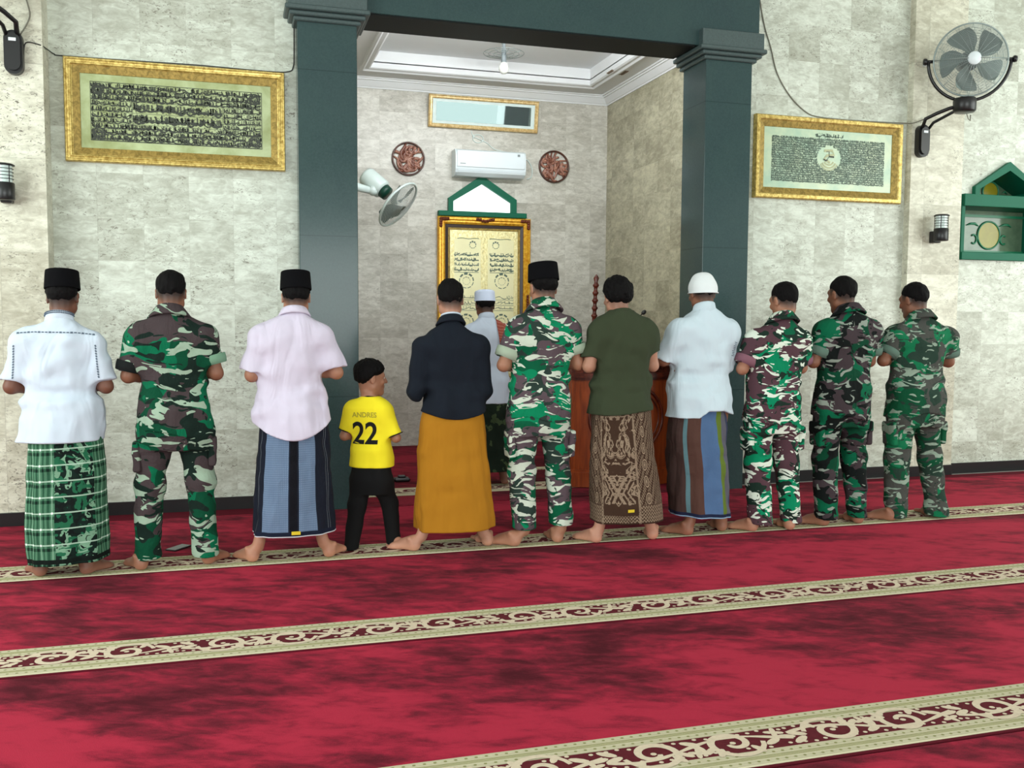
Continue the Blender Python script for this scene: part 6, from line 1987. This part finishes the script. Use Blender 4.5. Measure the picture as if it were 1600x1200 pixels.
# ---- 8, 9, 10: three soldiers on the right
p = spec(3.452, [(3.329, 5.435), (3.576, 5.407)], 1.660, 0.106, 0.062, 1.442, (-0.208, 0.268), 1.330, (0.026, 0.182), (0.016, 0.186), (0.000, 0.200), (-0.236, -0.01, 1.092), (0.240, 0.03, 1.092), 0.735, 99, (-0.55, 0.15), skin='tan', hair=(0.013, 0.007), yaw=0.22, nod=0.22, group=ROW, label='person in bright white-streaked camouflage uniform with mauve rolled cuff, third from the right')
m8 = camo('camouflage_white_streaked', 4.3, L(0,128,88), L(82,56,64), L(216,226,212), L(24,44,36), 1.0, 0.5)
soldier(p, m8, m8, 99, 0.82, 0.8, (CF['mauve'], CF['mauve']), legset(0.70, 0.0, (-0.086, 0.062, 0.082), (0.156, 0.058, 0.068), (-0.092, 0.45, 0.085), (0.130, 0.45, 0.080)), (0.062, 0.058), crotch=0.69, hipa=0.195, hipx=0.0)

p = spec(4.030, [(3.903, 5.460), (4.157, 5.453)], 1.712, 0.012, 0.026, 1.500, (-0.232, 0.286), 1.388, (0.020, 0.190), (0.0, 0.192), (-0.016, 0.205), (-0.248, -0.01, 1.130), (0.240, 0.04, 1.13), 0.752, 110, (-0.60, 0.1), skin='brown', hair=(0.010, 0.006), yaw=0.16, nod=0.12, group=ROW, label='person in very dark camouflage uniform, second from the right in the row')
m9 = camo('camouflage_dark', 6.2, L(0,92,62), L(62,52,56), L(136,146,136), L(10,17,16), 0.9, 0.56)
soldier(p, m9, m9, 110, 0.76, 0.7, (CF['dim'], CF['dim']), legset(0.72, -0.01, (-0.128, 0.058, 0.080), (0.130, 0.058, 0.072), (-0.118, 0.46, 0.084), (0.110, 0.46, 0.082)), (0.058, 0.056), crotch=0.71, hipa=0.200, hipx=-0.012)

p = spec(4.656, [(4.466, 5.477), (4.845, 5.485)], 1.678, 0.002, 0.014, 1.462, (-0.262, 0.318), 1.348, (0.018, 0.196), (0.004, 0.198), (-0.002, 0.215), (-0.292, -0.01, 1.135), (0.300, 0.03, 1.12), 0.748, 121, (-0.60, 0.1), skin='brown', hair=(0.011, 0.007), yaw=0.25, nod=0.20, group=ROW, label='person in faded grey green camouflage uniform at the far right end of the row')
m10 = camo('camouflage_faded', 8.8, L(16,110,72), L(70,72,68), L(140,160,144), L(36,58,48), 1.0, 0.5)
soldier(p, m10, m10, 121, 0.72, 0.7, (CF['dim'], CF['dim']), legset(0.70, -0.01, (-0.157, 0.034, 0.076), (0.201, 0.028, 0.076), (-0.132, 0.44, 0.086), (0.150, 0.44, 0.082)), (0.032, 0.024), crotch=0.695, hipa=0.212, hipx=-0.002)

# ---- the man leading the prayer in the niche
p = spec(2.050, [(1.925, 7.575), (2.183, 7.571)], 1.640, -0.012, -0.010, 1.432, (-0.226, 0.230), 1.335, (0.0, 0.190), (0.0, 0.196), (0.0, 0.212), (-0.240, 0.0, 1.06), (0.244, 0.0, 1.06), 0.697, 132, (-0.4, 0.4), capped=True, skin='dark', hair=(0.006, 0.005), label='person leading the prayer in the niche, white shirt, white cap, red checked shawl')
r, c = person(p)
o, PQ = shirt(r, p, M['imam_shirt'], 0.697, {'L': 1.04, 'R': 1.04}, 132, sl_r=(0.074, 0.064))
collar(r, p, c, M['imam_shirt'], 'stand')
dome_cap(r, c, M['blue_white_cap'], 0.040, 0.098, True)
sarong(r, M['sarong_imam'], [(0.128, 0, -0.01, 0.215, 0.172), (0.40, 0, 0, 0.208, 0.16), (0.66, 0, 0, 0.200, 0.148), (0.86, 0, 0, 0.185, 0.12)], 40, 0.0, 0.8)
t = bvh(PQ)
def shawl_mat():
    q = NT('red_checked_shawl_cloth', 0.95, 0.15)
    u, v, _ = q.xyz(q.uv())
    n = q.noise(q.obj(), 160.0, 2.0)
    col = q.mix(n, L(120,42,34), L(164,72,56))
    chk = band((u*22.0).fract(), 0.0, 0.16).max(band((v*16.0).fract(), 0.0, 0.16))
    col = q.mix(chk*0.45, col, L(206,170,154))
    col = q.mix(band(u, 0.60, 0.65).max(band(u, 0.74, 0.80)).max(u.gt(0.90)), col, L(226,220,216))
    col = q.mix(u.gt(0.66)*((v*40.0).fract().gt(0.5))*0.4, col, L(200,150,140))
    q.color(col); q.bump(n, 0.3, 0.004)
    return q.m
nu, nv = 16, 40
vs = []; uvs = []
for j in range(nv+1):
    f = j/nv; ph = -0.75 + f*2.75     # from low on the back over the shoulder to the chest
    for i in range(nu+1):
        g = i/nu
        x = 0.055 + 0.150*g + 0.055*max(0, -math.sin(ph)*0.0 + (1-f)*0.8 - 0.3)
        C = Vector((x, 0.0, 1.22)); d = Vector((0, -math.cos(ph), math.sin(ph)))
        h = t.ray_cast(C + d*0.7, -d)
        q = (h[0] if h[0] is not None else C + d*0.13) + d*(0.007 + 0.003*math.sin(g*14+f*5))
        vs.append(q); uvs.append((g, f))
m = len(vs)
low = [v - (v-Vector((v.x, 0, 1.22))).normalized()*0.004 for v in vs]
b = MB(); W_ = nu+1; fs = []
for j in range(nv):
    for i in range(nu):
        q = (j*W_+i, j*W_+i+1, (j+1)*W_+i+1, (j+1)*W_+i); fs.append(q); fs.append(tuple(m+k for k in q[::-1]))
b.add(vs+low, fs, True)
so = b.build('shawl', shawl_mat(), r)
ul = so.data.uv_layers.new(name='cloth'); uv2 = uvs+uvs
for lp in so.data.loops: ul.data[lp.index].uv = uv2[lp.vertex_index]
